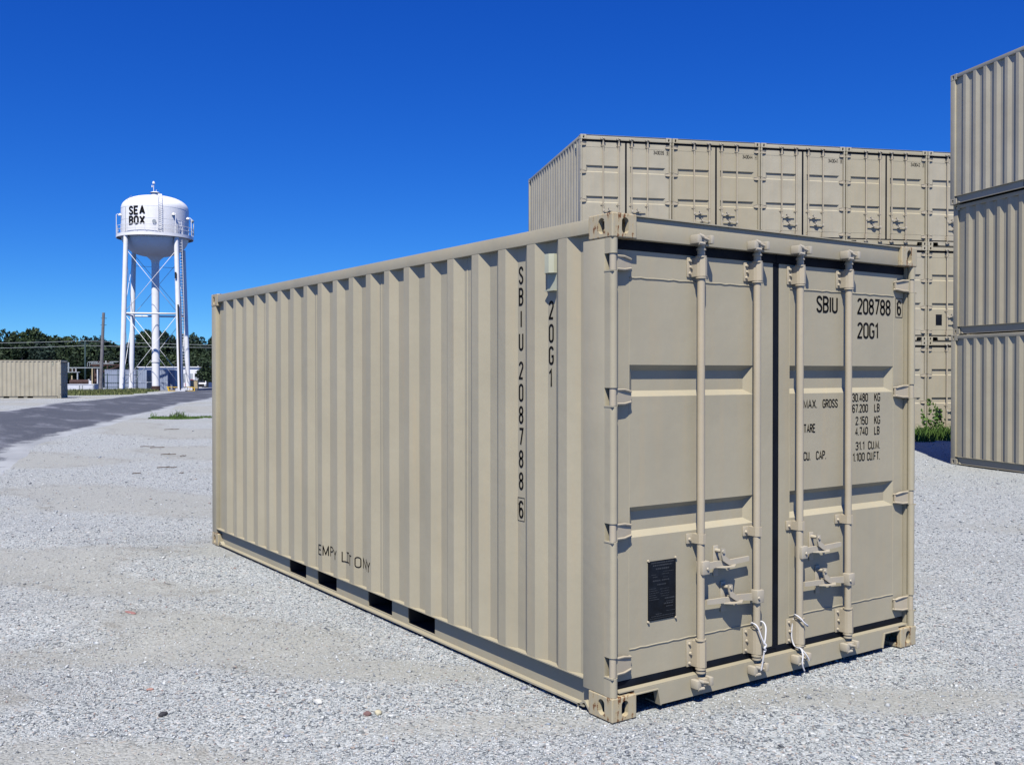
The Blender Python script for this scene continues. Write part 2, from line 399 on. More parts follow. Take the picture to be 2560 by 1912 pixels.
def scatter_stones():
    az0, az1 = R(-16), R(86)
    P = []
    for r0, r1, dens, s0, s1 in ((2.6, 4.6, 4300, .0032, .0105), (4.6, 7, 2700, .0038, .0115), (7, 11, 900, .005, .0135), (11, 19, 190, .008, .018), (19, 30, 25, .012, .024)):
        n = int(0.5 * (az1 - az0) * (r1 * r1 - r0 * r0) * dens)
        r = np.sqrt(rng.uniform(r0 * r0, r1 * r1, n)); a = rng.uniform(az0, az1, n)
        s = s0 + (s1 - s0) * rng.beta(1.3, 3.2, n)
        big = rng.random(n) < 0.022; s[big] *= rng.uniform(1.5, 2.4, int(big.sum()))
        P.append(np.stack([CAM.x + r * np.sin(a), CAM.y + r * np.cos(a), s], 1))
    P = np.vstack(P)
    inside = (P[:, 0] > 0.06) & (P[:, 0] < 2.38) & (P[:, 1] > 0.10) & (P[:, 1] < 6.0)
    # sparse where sand shows
    thin = rng.random(len(P)) < 0.62 * sand_amount(P[:, 0], P[:, 1])
    # none on asphalt
    tt = np.interp(P[:, 1], A_[:, 1], A_[:, 0]); onroad = (P[:, 0] < tt - 0.05) & (rng.random(len(P)) < 1 - 0.75 * np.exp(-(tt - P[:, 0]) / .5))
    P = P[~inside & ~thin & ~onroad]
    n = len(P)
    base = np.array([(1, 0, 0), (-1, 0, 0), (0, 1, 0), (0, -1, 0), (0, 0, 1), (0, 0, -1)], float)
    fc = np.array([(0, 2, 4), (2, 1, 4), (1, 3, 4), (3, 0, 4), (2, 0, 5), (1, 2, 5), (3, 1, 5), (0, 3, 5)])
    V = base[None] * rng.uniform(0.6, 1.25, (n, 6, 1)) + rng.uniform(-.28, .28, (n, 6, 3))
    V *= rng.uniform(0.6, 1.3, (n, 1, 3)) * np.array([1, 1, 0.62])
    an = rng.uniform(0, 6.28, n); ca, sa = np.cos(an), np.sin(an)
    X = V[..., 0] * ca[:, None] - V[..., 1] * sa[:, None]; Y = V[..., 0] * sa[:, None] + V[..., 1] * ca[:, None]
    tl = rng.uniform(-.5, .5, n)[:, None]
    Z = V[..., 2] + X * tl
    zc = ground_z(P[:, 0], P[:, 1]) + P[:, 2] * 0.18
    W = np.stack([X * P[:, 2, None] + P[:, 0, None], Y * P[:, 2, None] + P[:, 1, None], Z * P[:, 2, None] + zc[:, None]], -1).reshape(-1, 3)
    F = (fc[None] + (np.arange(n) * 6)[:, None, None]).reshape(-1)
    me = bpy.data.meshes.new('gravel'); me.vertices.add(n * 6); me.vertices.foreach_set('co', W.ravel().astype(np.float32))
    nf = n * 8; me.loops.add(nf * 3); me.loops.foreach_set('vertex_index', F.astype(np.int32))
    me.polygons.add(nf); me.polygons.foreach_set('loop_start', np.arange(0, nf * 3, 3, dtype=np.int32))
    me.polygons.foreach_set('loop_total', np.full(nf, 3, dtype=np.int32))
    me.update(calc_edges=True)
    at_ = me.attributes.new('tint', 'FLOAT', 'POINT'); at_.data.foreach_set('value', np.repeat(rng.random(n), 6).astype(np.float32))
    o = link('gravel', me, mat_stone()); tag(o, 'loose pale crushed stone gravel covering the yard', 'gravel', kind='stuff')
scatter_stones()

# ------------------------------------------------------------------ stroke lettering
def arc(cx, cy, rx, ry, a0, a1, n=10):
    return [(cx + rx * math.cos(R(a0 + (a1 - a0) * i / n)), cy + ry * math.sin(R(a0 + (a1 - a0) * i / n))) for i in range(n + 1)]
def glyphs(w=0.40):
    c = w / 2; q = 0.2 if w < .5 else .26
    G = {}
    stad = lambda y0, y1: arc(c, y1 - q, c, q, 0, 180) + arc(c, y0 + q, c, q, 180, 360) + [(w, y1 - q)]
    G['0'] = G['O'] = [stad(0, 1)]
    G['8'] = [arc(c, .77, c * .93, .23, 0, 360, 20), arc(c, .27, c, .27, 0, 360, 20)]
    G['I'] = [[(0.03, 0), (0.03, 1)]]
    G['|'] = [[(w * .5, 0), (w * .5, 1)], [(w * .1, 1), (w * .9, 1)], [(w * .1, 0), (w * .9, 0)]]
    G['1'] = [[(0.0, .8), (c * .9, 1), (c * .9, 0)]]
    G['7'] = [[(0, 1), (w, 1), (w * .35, 0)]]
    G['2'] = [arc(c, 1 - q - .03, c, q + .03, 170, -18) + [(0, .02), (0, 0), (w, 0)]]
    G['3'] = [arc(c, .77, c, .23, 160, -80) + [(c * .7, .53)], [(c * .7, .53)] + arc(c, .265, c, .265, 85, -160, 14)]
    G['4'] = [[(w * .72, 0), (w * .72, 1), (0, .28), (w * 1.05, .28)]]
    G['5'] = [[(w, 1), (.03, 1), (.0, .55)] + arc(c, .3, c, .3, 125, -160, 14)]
    G['6'] = [arc(c, .28, c, .28, 0, 360, 20), [(0, .28), (0, 1 - q)] + arc(c, 1 - q, c, q, 180, 10)]
    G['9'] = [[(w - x, 1 - y) for x, y in p] for p in G['6']]
    G['S'] = [arc(c, .77, c, .23, 5, 180) + [(w * .06, .68), (w * .3, .56), (w * .7, .45), (w * .94, .34)] + arc(c, .24, c, .24, 0, -175)]
    G['B'] = [[(0, 0), (0, 1)] + arc(c * .9, .765, w - c * .9, .235, 90, -90) + [(0, .53), (c * .9, .53)] + arc(c, .265, w - c, .265, 90, -90) + [(0, 0)]]
    G['U'] = [[(0, 1)] + arc(c, q, c, q, 180, 360) + [(w, 1)]]
    G['G'] = [arc(c, 1 - q, c, q, 10, 180) + arc(c, q, c, q, 180, 360) + [(w, .46), (w * .55, .46)]]
    G['C'] = [arc(c, 1 - q, c, q, -5, 180) + arc(c, q, c, q, 180, 365)]
    G['M'] = [[(0, 0), (0, 1), (w * .62, .1), (w * 1.24, 1), (w * 1.24, 0)]]
    G['N'] = [[(0, 0), (0, 1), (w, 0), (w, 1)]]
    G['A'] = [[(0, 0), (c * 1.1, 1), (w * 1.1, 0)], [(w * .2, .3), (w * .9, .3)]]
    G['X'] = [[(0, 0), (w * 1.1, 1)], [(0, 1), (w * 1.1, 0)]]
    G['Y'] = [[(0, 1), (c * 1.1, .48), (w * 1.1, 1)], [(c * 1.1, .48), (c * 1.1, 0)]]
    G['.'] = [[(0, -.02), (0, .07)]]
    G['R'] = [[(0, 0), (0, 1)] + arc(c * .9, .76, w - c * .9, .24, 90, -90) + [(0, .52)], [(w * .5, .52), (w, 0)]]
    G['P'] = [[(0, 0), (0, 1)] + arc(c * .9, .75, w - c * .9, .25, 90, -90) + [(0, .5)]]
    G['T'] = [[(0, 1), (w * 1.1, 1)], [(c * 1.1, 1), (c * 1.1, 0)]]
    G['E'] = [[(w, 1), (0, 1), (0, 0), (w, 0)], [(0, .52), (w * .85, .52)]]
    G['F'] = [[(w, 1), (0, 1), (0, 0)], [(0, .52), (w * .85, .52)]]
    G['K'] = [[(0, 0), (0, 1)], [(w, 1), (0, .4)], [(w * .35, .62), (w, 0)]]
    G['L'] = [[(0, 1), (0, 0), (w, 0)]]
    return G
def gw(ch, w):
    return {'I': .06, '1': w * .5, '.': .05, 'M': w * 1.24, 'A': w * 1.1, 'X': w * 1.1, 'Y': w * 1.1, 'T': w * 1.1, ' ': w}.get(ch, w)
def ribbon(mbuf, pts, th, fn, sub=None):
    """flat stroke of thickness th along 2-D pts, mapped to 3-D by fn"""
    if sub:
        q = [pts[0]]
        for a, b in zip(pts, pts[1:]):
            k = max(1, int(math.dist(a, b) / sub))
            q += [(a[0] + (b[0] - a[0]) * i / k, a[1] + (b[1] - a[1]) * i / k) for i in range(1, k + 1)]
        pts = q
    closed = math.dist(pts[0], pts[-1]) < 1e-6
    if closed: pts = pts[:-1]
    n = len(pts); L = []
    for i in range(n):
        p = Vector(pts[i]); a = Vector(pts[i - 1]) if (i > 0 or closed) else None; b = Vector(pts[(i + 1) % n]) if (i < n - 1 or closed) else None
        d1 = (p - a).normalized() if a is not None else None; d2 = (b - p).normalized() if b is not None else None
        d1 = d1 if d1 is not None else d2; d2 = d2 if d2 is not None else d1
        t = (d1 + d2)
        t = t.normalized() if t.length > 1e-3 else d1
        nn = Vector((-t.y, t.x)); k = min(1.8, 1 / max(0.3, nn.dot(Vector((-d1.y, d1.x)))))
        ext = Vector((0, 0))
        if a is None: ext = -d2 * th * .0
        L.append((p + nn * th / 2 * k + ext, p - nn * th / 2 * k + ext))
    vs = []
    for a, b in L: vs += [fn(a.x, a.y), fn(b.x, b.y)]
    fs = [(2 * i, 2 * i + 1, 2 * ((i + 1) % n) + 1, 2 * ((i + 1) % n)) for i in range(n if closed else n - 1)]
    mbuf.add(vs, fs)
def text_mesh(mbuf, s, u0, v0, h, fn, width=None, w=0.40, th=0.13, gap=0.17, sub=None, box=False):
    G = glyphs(w); tot = sum(gw(c, w) for c in s) + gap * (len(s) - 1)
    sx = h if width is None else (width - th * h) / tot * 1.0
    sy = h * (1 - th)
    u = u0 + th * h / 2
    for ch in s:
        for pl in G.get(ch, []):
            ribbon(mbuf, [(u + x * sx, v0 + th * h / 2 + y * sy) for x, y in pl], th * h, fn, sub)
        u += (gw(ch, w) + gap) * sx
    return u
def frame_mesh(mbuf, u0, u1, v0, v1, th, fn):
    ribbon(mbuf, [(u0, v0), (u1, v0), (u1, v1), (u0, v1), (u0, v0)], th, fn)
def flat_link(mb_, name, mat, parent):
    me = bpy.data.meshes.new(name); me.from_pydata(mb_.v, [], mb_.f); me.update()
    return link(name, me, mat, parent)

# ------------------------------------------------------------------ shipping container
L_, W_ = 6.058, 2.438
PER, FL, DEP = 0.277, 0.072, 0.036
FACE = 0.060                                  # door face
POCK = [(1.759, 2.109), (2.335, 2.696), (3.227, 3.58), (3.807, 4.155)]
HINGE = [(0.217, 0.302), (0.87, 0.946), (1.52, 1.596), (2.168, 2.239)]
RODS = [(0.600, 1.018), (1.365, 1.790)]
def corr_profile(y0, y1):
    """(y, depth) polyline of the long side, from the door end to the far end"""
    P = [(y0, DEP)]
    k = 0
    while True:
        s = 0.430 + PER * k
        if s + 0.07 > y1: break
        P += [(s - FL - 0.069, DEP), (s - FL, 0.0), (s, 0.0), (s + 0.064, DEP)]
        k += 1
    P.append((y1, DEP)); return P
PROFILE = corr_profile(0.20, 5.93)
def side_depth(y):
    for (a, da), (b, db) in zip(PROFILE, PROFILE[1:]):
        if a <= y <= b: return da + (db - da) * (y - a) / max(1e-9, b - a)
    return DEP

def casting_mesh(sx, sy, top):
    """ISO corner casting hollowed by its apertures; outer corner at the origin, growing +x*sx, +y*sy"""
    X, Y, Z = 0.155, 0.182, 0.118
    bm = bmesh.new(); bmesh.ops.create_cube(bm, size=1)
    for p in bm.verts: p.co = Vector(((p.co.x + .5) * X, (p.co.y + .5) * Y, (p.co.z + .5) * Z))
    bmesh.ops.bevel(bm, geom=bm.edges[:], offset=.006, segments=2, affect='EDGES', profile=.5)
    base = bpy.data.meshes.new('tmp'); bm.to_mesh(base); bm.free()
    ob = bpy.data.objects.new('tmp', base); col.objects.link(ob)
    cutters = []
    def cutter(mb_):
        o = bpy.data.objects.new('tmpc', mb_.mesh('tmpc')); col.objects.link(o); cutters.append(o)
        md = ob.modifiers.new('b', 'BOOLEAN'); md.operation = 'DIFFERENCE'; md.solver = 'EXACT'; md.object = o
    cutter(MB().box(.026, X + .01, .026, Y - .02, .024, Z - .022))
    st = lambda cx, cz, w_, h_: [(cx + w_ / 2 * math.cos(t) , cz + (h_ / 2 - w_ / 2) * (1 if math.sin(t) >= 0 else -1) + w_ / 2 * math.sin(t)) for t in [2 * math.pi * i / 20 + .01 for i in range(20)]]
    cutter(MB().prism(st(X * .52, Z * .5, .044, .078), 1, -.02, .05))      # end aperture (x,z)
    cutter(MB().prism(st(Y * .45, Z * .5, .048, .078), 0, -.02, .05))      # side aperture (y,z)
    cutter(MB().prism([(y, x) for x, y in st(Y * .48, X * .5, .064, .110)] if False else st(X * .5, Y * .5, .064, .110), 2, Z - .05 if top else -.02, Z + .02 if top else .05))
    dg = bpy.context.evaluated_depsgraph_get(); dg.update()
    me = bpy.data.meshes.new_from_object(ob.evaluated_get(dg))
    for o in cutters + [ob]:
        d = o.data; bpy.data.objects.remove(o); bpy.data.meshes.remove(d)
    bm = bmesh.new(); bm.from_mesh(me)
    bmesh.ops.scale(bm, vec=(sx, sy, 1), verts=bm.verts)
    bmesh.ops.recalc_face_normals(bm, faces=bm.faces)
    bm.to_mesh(me); bm.free()
    for p in me.polygons: p.use_smooth = False
    me.name = 'corner_casting'; me.materials.clear(); me.materials.append(M['paint'])
    return me
CAST = {(sx, sy, t): casting_mesh(sx, sy, t) for sx in (1, -1) for sy in (1, -1) for t in (0, 1)}

def make_container(H, full=True):
    root = empty('shipping_container')
    dz = H - 2.438                        # taller boxes: features above mid height move up
    up = lambda z: z + dz * min(1, max(0, (z - 0.75) / 1.3))
    P = M['paint']
    ct, cb = H - 0.118, 0.118
    for sx, x in ((1, 0), (-1, W_)):
        for sy, y in ((1, 0), (-1, L_)):
            for t in (0, 1):
                o = bpy.data.objects.new('corner_casting', CAST[(sx, sy, t)]); col.objects.link(o); o.parent = root
                o.material_slots[0].link = 'OBJECT'; o.material_slots[0].material = M['casting'] if full else P; o.location = (x, y, ct if t else 0)
    mx = lambda x, s: x if s > 0 else W_ - x      # mirror helper
    # rear (door end) corner posts with hinge notches
    for s in (1, -1):
        mb = MB(); hz = [(up(a) - .006, up(b) + .006) for a, b in HINGE]
        def bx(x0, x1, y0, y1, z0, z1, b=0):
            a, c = mx(x0, s), mx(x1, s); mb.box(min(a, c), max(a, c), y0, y1, z0, z1, b)
        bx(.002, .052, .062, .226, cb + .001, ct - .001, .004)
        segs = []; z = cb + .001
        for a, b in hz: segs.append((z, a)); z = b
        segs.append((z, ct - .001))
        for a, b in segs:
            cx = mx(.024, s)
            mb.cyl((cx, .023, a), (cx, .023, b), .0215, n=20)
            bx(.0025, .030, .022, .0615, a, b); bx(.0305, .050, .040, .0615, a, b)
        for a, b in hz:
            mb.cyl((mx(.024, s), .024, a - .0), (mx(.024, s), .024, b), .0165, n=16)
            bx(.044, .050, .020, .0615, a, b)
            bx(.0005, .012, .001, .0625, a - .004, a + .003)
        mb.build('corner_post', P, root)
        # front posts
        mb = MB()
        bx(.002, .050, 5.930, 6.055, cb + .001, ct - .001, .004)
        mb.build('corner_post', P, root)
        # top side rail
        mb = MB(); bx(.002, .060, .183, 5.875, H - .083, H - .012, .004)
        mb.build('top_rail', P, root)
        # bottom side rail: top lip, web with openings, bottom lip
        mb = MB()
        bx(.000, .050, .2265, 5.9295, .160, .166)
        bx(.006, .050, .2265, 5.9295, .018, .027)
        ys = [.2265]
        for a, b in POCK: ys += [a, b]
        ys.append(5.9295)
        for a, b in zip(ys[::2], ys[1::2]): bx(.041, .047, a, b, .027, .160)
        for a, b in POCK:
            bx(.041, .047, a, b, .150, .160); bx(.041, .047, a, b, .027, .037)
        # end gussets beside the castings
        for yy, d in ((.1825, 1), (5.8755, -1)):
            mb.prism([(yy, .020), (yy + d * .03, .050), (yy + d * .045, .050), (yy + d * .10, .018), (yy + d * .09, .012), (yy + d * .038, .042), (yy + d * .004, .010)], 0, *sorted((mx(.006, s), mx(.048, s))))
        mb.build('bottom_rail', P, root)
        # fork pockets (dark tunnels through the base)
        if s > 0:
            for a, b in POCK:
                mb = MB()
                for x0, x1, y0, y1, z0, z1 in ((.0475, 2.39, a, a + .004, .037, .15), (.0475, 2.39, b - .004, b, .037, .15), (.0475, 2.39, a, b, .151, .155), (.0475, 2.39, a, b, .030, .0345)):
                    mb.box(x0, x1, y0, y1, z0, z1)
                mb.build('fork_pocket', M['dark'], root)
        # corrugated side
        mb = MB(); z0, z1 = .1665, H - .0835
        vs = []; fs = []
        for y, d in PROFILE: vs += [(mx(.003 + d, s), y, z0), (mx(.003 + d, s), y, z1)]
        for i in range(len(PROFILE) - 1): fs.append((2 * i, 2 * i + 2, 2 * i + 3, 2 * i + 1))
        mb.add(vs, fs)
        for yw in (1.365, 2.474, 3.582, 4.690, 5.52):
            mb.prism([(mx(.003 + DEP, s), yw - .004), (mx(-.0002 + DEP, s), yw), (mx(.003 + DEP, s), yw + .004)], 2, z0, z1)
        mb.build('side_panel', P, root)
    # header, sill
    mb = MB(); mb.box(.156, W_ - .156, .022, .12, H - .116, H - .008, .004)
    mb.box(.156, W_ - .156, .010, .2, H - .0075, H - .002)
    mb.build('door_header', P, root)
    mb = MB()
    mb.prism([(.1555, .128), (.1555, .108), (.300, .108), (.318, .028), (W_ - .318, .028), (W_ - .300, .108), (W_ - .1555, .108), (W_ - .1555, .128)], 1, .016, .045)
    mb.prism([(.1555, .113), (.1555, .108), (.300, .108), (.318, .028), (.324, .028), (.306, .113)], 1, .006, .0155)
    mb.prism([(W_ - .1555, .113), (W_ - .1555, .108), (W_ - .300, .108), (W_ - .318, .028), (W_ - .324, .028), (W_ - .306, .113)], 1, .006, .0155)
    mb.box(.06, W_ - .06, .018, .12, .1285, .134)
    mb.box(.32, W_ - .32, .046, .12, .028, .034)
    mb.build('door_sill', P, root)
    # roof, floor, front wall
    mb = MB(); vs = []; fs = []; k = 0; y = .19
    prof = []
    while y < 5.86: prof += [(y, 0), (y + .09, 0), (y + .105, -.02), (y + .195, -.02)]; y += .21
    for y, d in prof: vs += [(.06, y, H - .014 + d), (W_ - .06, y, H - .014 + d)]
    for i in range(len(prof) - 1): fs.append((2 * i, 2 * i + 1, 2 * i + 3, 2 * i + 2))
    mb.add(vs, fs); mb.build('roof', P, root)
    mb = MB(); mb.box(.048, W_ - .048, .13, 5.9, .158, .1645)
    for i in range(18):
        y = .3 + i * .32
        if any(a - .06 < y < b + .06 for a, b in POCK): continue
        mb.box(.05, W_ - .05, y, y + .045, .03, .157)
    mb.build('floor', M['dark'], root)
    mb = MB(); prof = []; x = .05
    while x < W_ - .25: prof += [(x, 6.0), (x + .1, 6.0), (x + .14, 6.04), (x + .24, 6.04)]; x += .28
    prof.append((W_ - .05, 6.0)); vs = []; fs = []
    for x, y in prof: vs += [(x, y, .12), (x, y, H - .08)]
    for i in range(len(prof) - 1): fs.append((2 * i, 2 * i + 2, 2 * i + 3, 2 * i + 1))
    mb.add(vs, fs); mb.box(.156, W_ - .156, 5.99, 6.05, H - .08, H - .004); mb.box(.156, W_ - .156, 5.99, 6.05, .02, .12)
    mb.build('front_wall', P, root)
    # ventilator
    mb = MB()
    for s in (1,):
        zt = H - .150
        mb.prism([(.475, .040), (.558, .040), (.550, .012), (.530, -.004), (.495, -.004), (.480, .012)][::1] if False else
                 [(.040, .474), (.040, .560), (.012, .556), (-.006, .535), (-.006, .500), (.012, .478)], 2, zt - .098, zt)
        mb.prism([(.040, .474), (.040, .560), (.030, .560), (.030, .474)], 2, zt - .185, zt - .0985)
        mb.box(.008, .0395, .476, .556, zt - .190, zt - .184)
    mb.build('vent', M['vent'], root)
    # doors
    for k in (0, 1):
        x0, x1 = (.056, 1.196) if k == 0 else (1.246, W_ - .056)
        px0, px1 = (.158, 1.042) if k == 0 else (1.333, 2.286)
        zb, zt = .172, H - .166
        mb = MB()
        # panel with two pressed ribs, as one sheet of strips
        ribs = [(up(.865), up(1.015)), (up(1.557), up(1.713))]
        def strip(za, zb_, ya, yb, xa0, xa1, xb0, xb1):
            mb.add([(xa0, ya, za), (xa1, ya, za), (xb1, yb, zb_), (xb0, yb, zb_)], [(0, 1, 2, 3)])
        z = zb; sl_ = .028; ins = .045
        F = FACE
        for a, b in ribs:
            strip(z, a, F, F, px0, px1, px0, px1)
            strip(a, a + sl_, F, F + DEP, px0, px1, px0 + ins, px1 - ins)
            strip(a + sl_, b - sl_, F + DEP, F + DEP, px0 + ins, px1 - ins, px0 + ins, px1 - ins)
            strip(b - sl_, b, F + DEP, F, px0 + ins, px1 - ins, px0, px1)
            for e0, e1 in ((px0, px0 + ins), (px1, px1 - ins)):
                mb.add([(e0, F, a), (e0, F, b), (e1, F + DEP, b - sl_), (e1, F + DEP, a + sl_)], [(0, 1, 2, 3)])
            z = b
        strip(z, zt, F, F, px0, px1, px0, px1)
        for a, b in ((x0, px0), (px1, x1)):
            mb.add([(a, F, zb), (b, F, zb), (b, F, zt), (a, F, zt)], [(0, 1, 2, 3)])
        for a in (x0, x1): mb.add([(a, F, zb), (a, F, zt), (a, F + .045, zt), (a, F + .045, zb)], [(0, 1, 2, 3)])
        for a in (zb, zt): mb.add([(x0, F, a), (x1, F, a), (x1, F + .045, a), (x0, F + .045, a)], [(0, 1, 2, 3)])
        mb.add([(x0, F + .045, zb), (x1, F + .045, zb), (x1, F + .045, zt), (x0, F + .045, zt)], [(0, 1, 2, 3)])
        # weld beads of the frame
        wav = lambda z0_, t_: z0_ + .0015 * math.sin(t_ * 41) + .001 * math.sin(t_ * 97)
        for zz in (.318, H - .298):
            mb.tube([(px0 + (px1 - px0) * i / 24, F - .0005, wav(zz, i * .1)) for i in range(25)], .0042, 6)
        for xx in (px0, px1):
            mb.tube([(wav(xx, i * .13), F + .0010, .318 + (H - .298 - .318) * i / 12) for i in range(13)], .0026, 6)
        door = mb.build('door', P, root)
        # seal
        mb = MB(); g0, g1 = .134, H - .116
        gx0, gx1 = (.0525, 1.218) if k == 0 else (1.220, W_ - .0525)
        yf = F + .003
        mb.box(gx0, gx1, yf - .006, F + .03, g0 + .0005, zb - .0005, .004)
        mb.box(gx0, gx1, yf - .008, F + .03, zt + .0005, g1 - .0005, .006)
        if k == 0:
            mb.box(1.1965, 1.2185, yf - .005, F + .03, zb, zt, .003)
            mb.box(.0525, .0555, yf, F + .03, zb, zt)
        else:
            mb.box(1.2195, 1.2455, yf - .003, F + .03, zb, zt, .003)
            mb.box(W_ - .0555, W_ - .0525, yf, F + .03, zb, zt)
        if k == 0:
            mb.prism([(1.17, zb - .012), (1.218, zb - .012), (1.218, zb + .03), (1.197, zb + .02), (1.193, zb + .0)], 1, yf - .009, yf - .004)
        mb.build('seal', M['rubber'], door)
        # hinges
        for a, b in HINGE:
            a, b = up(a), up(b); mb = MB()
            if k == 0: X = lambda t: t
            else: X = lambda t: W_ - t
            bl = [(.030, a), (.030, b), (.110, b - .002), (.148, b - .012), (.156, b - .020), (.156, a + .018), (.148, a + .008), (.110, a + .002)]
            ys_ = lambda t: .022 + (t - .03) / .126 * .020
            fv = [(X(x), ys_(x), z) for x, z in bl]; bv = [(X(x), ys_(x) + .010, z) for x, z in bl]; n_ = len(bl)
            mb.add(fv + bv, [tuple(range(n_)), tuple(range(n_, 2 * n_))[::-1]] + [(i, (i + 1) % n_, n_ + (i + 1) % n_, n_ + i) for i in range(n_)])
            for zz, zz2 in ((a + .004, a + .012), (b - .004, b - .014)):
                mb.tube([(X(.034), .026, zz), (X(.10), ys_(.10) - .004, zz), (X(.15), ys_(.15) - .003, zz2), (X(.155), .055, zz2)], .0060, 6)
            mb.cyl((X(.024), .024, a - .004), (X(.024), .024, b + .004), .0175, n=16)
            mb.build('hinge', M['hardware'], door)
        # locking bars
        for j, rx in enumerate(RODS[k]):
            mb = MB(); ry = .012
            mb.cyl((rx, ry, .135), (rx, ry, H - .10), .0200, n=20)
            for z0, z1, r_ in ((H - .178, H - .170, .028), (H - .285, H - .277, .028), (.158, .166, .028), (.306, .314, .028), (.140, .150, .025), (H - .142, H - .132, .025)):
                mb.cyl((rx, ry, z0), (rx, ry, z1), r_, n=20)
            for zc in (H - .088, .100):          # cams
                mb.box(rx - .014, rx + .020, ry - .034, ry + .018, zc - .014, zc + .018, .005)
                mb.box(rx - .040, rx + .004, ry - .040, ry - .022, zc - .018, zc + .008, .005)
                mb.cyl((rx - .03, ry - .038, zc + .006), (rx + .012, ry - .040, zc - .004), .007, n=10)
            mb.build('locking_bar', M['hardware'], door)
            for zc in (H - .088, .100):          # keepers on header / sill (welded to the door frame side)
                mb = MB()
                mb.box(rx - .072, rx - .040, -.036, .0215 if zc > 1 else .0155, zc - .026, zc + .020, .008)
                mb.box(rx + .024, rx + .048, -.034, .0215 if zc > 1 else .0155, zc - .022, zc + .022, .006)
                mb.cyl((rx - .06, -.030, zc - .024), (rx - .02, -.030, zc - .026), .009, n=10)
                mb.cyl((rx - .055, -.026, zc + .018), (rx - .03, -.034, zc + .008), .010, n=10)
                mb.box(rx - .040, rx + .026, -.004, .0213 if zc > 1 else .0153, zc - .030, zc - .022)
                mb.build('cam_keeper', M['fitting'], root)
            for z0, z1 in ((H - .280, H - .172), (.164, .308)):
                mb = MB(); zc = (z0 + z1) / 2
                mb.box(rx - .058, rx - .018, F - .008, F - .0005, z0 + .004, z1 - .004, .003)
                mb.prism([(rx - .024, F - .002), (rx - .024, .016), (rx - .018, .0), (rx + .0, -.0175), (rx + .018, -.012), (rx + .030, .012), (rx + .030, F - .0005)], 2, z0 + .006, z1 - .006)
                for q in (.022, .5 * (z1 - z0), z1 - z0 - .022):
                    mb.cyl((rx - .042 + (.006 if q == .5 * (z1 - z0) else 0), F - .009, z0 + q), (rx - .042 + (.006 if q == .5 * (z1 - z0) else 0), F - .019, z0 + q), .0095, .006, n=10)
                mb.build('bar_bracket', M['hardware'], door)
            mb = MB(); z0, z1 = up(.800), up(.852)
            mb.box(rx - .062, rx - .016, F - .010, F - .0005, z0, z1, .003)
            mb.prism([(rx - .024, F - .002), (rx - .022, .004), (rx - .010, -.0145), (rx + .010, -.0145), (rx + .025, .004), (rx + .026, F - .0005)], 2, z0 + .002, z1 - .002)
            mb.cyl((rx - .043, F - .010, (z0 + z1) / 2 - .004), (rx - .043, F - .020, (z0 + z1) / 2 - .004), .010, .006, n=10)
            mb.build('bar_bracket', M['hardware'], door)
        # handles: (hub x, direction, hub z, handle z, tip x, retainer x)
        r0, r1 = RODS[k]
        for hx, dr, zc, tip, rtx, tz in ((r0, 1, .680, r1 - .055, r0 + .165, .686), (r1, -1, .482, r0 + .050, r0 + .220, .492)):
            mb = MB(); yy = .020
            mb.box(hx + dr * .006 - .022, hx + dr * .006 + .030 if dr > 0 else hx + .026, -.018, .030, zc - .036, zc + .034, .006)
            a = hx + dr * .03; b = hx + dr * .13; c_ = tip - dr * .14; e = tip
            def barseg(xa, xb, za, zb_, ha, hb, y_):
                xs = sorted(((xa, za, ha), (xb, zb_, hb)))
                (xa, za, ha), (xb, zb_, hb) = xs
                mb.add([(x_, yq, z_) for yq in (y_ - .006, y_ + .007) for x_, z_ in ((xa, za - ha), (xb, zb_ - hb), (xb, zb_ + hb), (xa, za + ha))],
                       [(0, 1, 2, 3), (7, 6, 5, 4), (0, 4, 5, 1), (1, 5, 6, 2), (2, 6, 7, 3), (3, 7, 4, 0)])
            barseg(a, b, zc - .004, tz - .004, .019, .016, yy)
            barseg(b, c_, tz - .004, tz - .006, .0155, .014, yy)
            barseg(c_, e, tz - .006, tz, .015, .0125, yy + .001)
            mb.cyl((hx + dr * .018, -.020, zc - .006), (hx + dr * .018, -.026, zc - .006), .009, .006, n=10)
            mb.build('handle', M['fitting'], door)
            mb = MB(); rx_ = rtx - .012; tz2 = tz
            mb.box(rx_ - .020, rx_ + .016, F - .008, F - .0005, tz2 - .075, tz2 + .085, .003)
            mb.prism([(rx_ - .016, tz2 + .078), (rx_ + .014, tz2 + .074), (rx_ + .016, tz2 + .036), (rx_ + .05, tz2 + .012), (rx_ + .062, tz2 - .004), (rx_ + .052, tz2 - .018), (rx_ + .034, tz2 - .010), (rx_ - .002, tz2 + .012), (rx_ - .012, tz2 + .04)], 1, .001, .009)
            mb.cyl((rx_ - .002, F - .008, tz2 + .060), (rx_ - .002, -.006, tz2 + .060), .011, .009, n=10)
            mb.prism([(rx_ - .040, .012), (rx_ - .006, -.020), (rx_ + .055, -.028), (rx_ + .105, .010), (rx_ + .05, F - .001), (rx_ - .02, F - .001)], 2, tz2 - .022, tz2 - .018)
            mb.cyl((rx_ + .028, -.008, tz2 - .022), (rx_ + .028, -.008, tz2 - .036), .006, n=8)
            mb.build('handle_catch', M['fitting'], door)
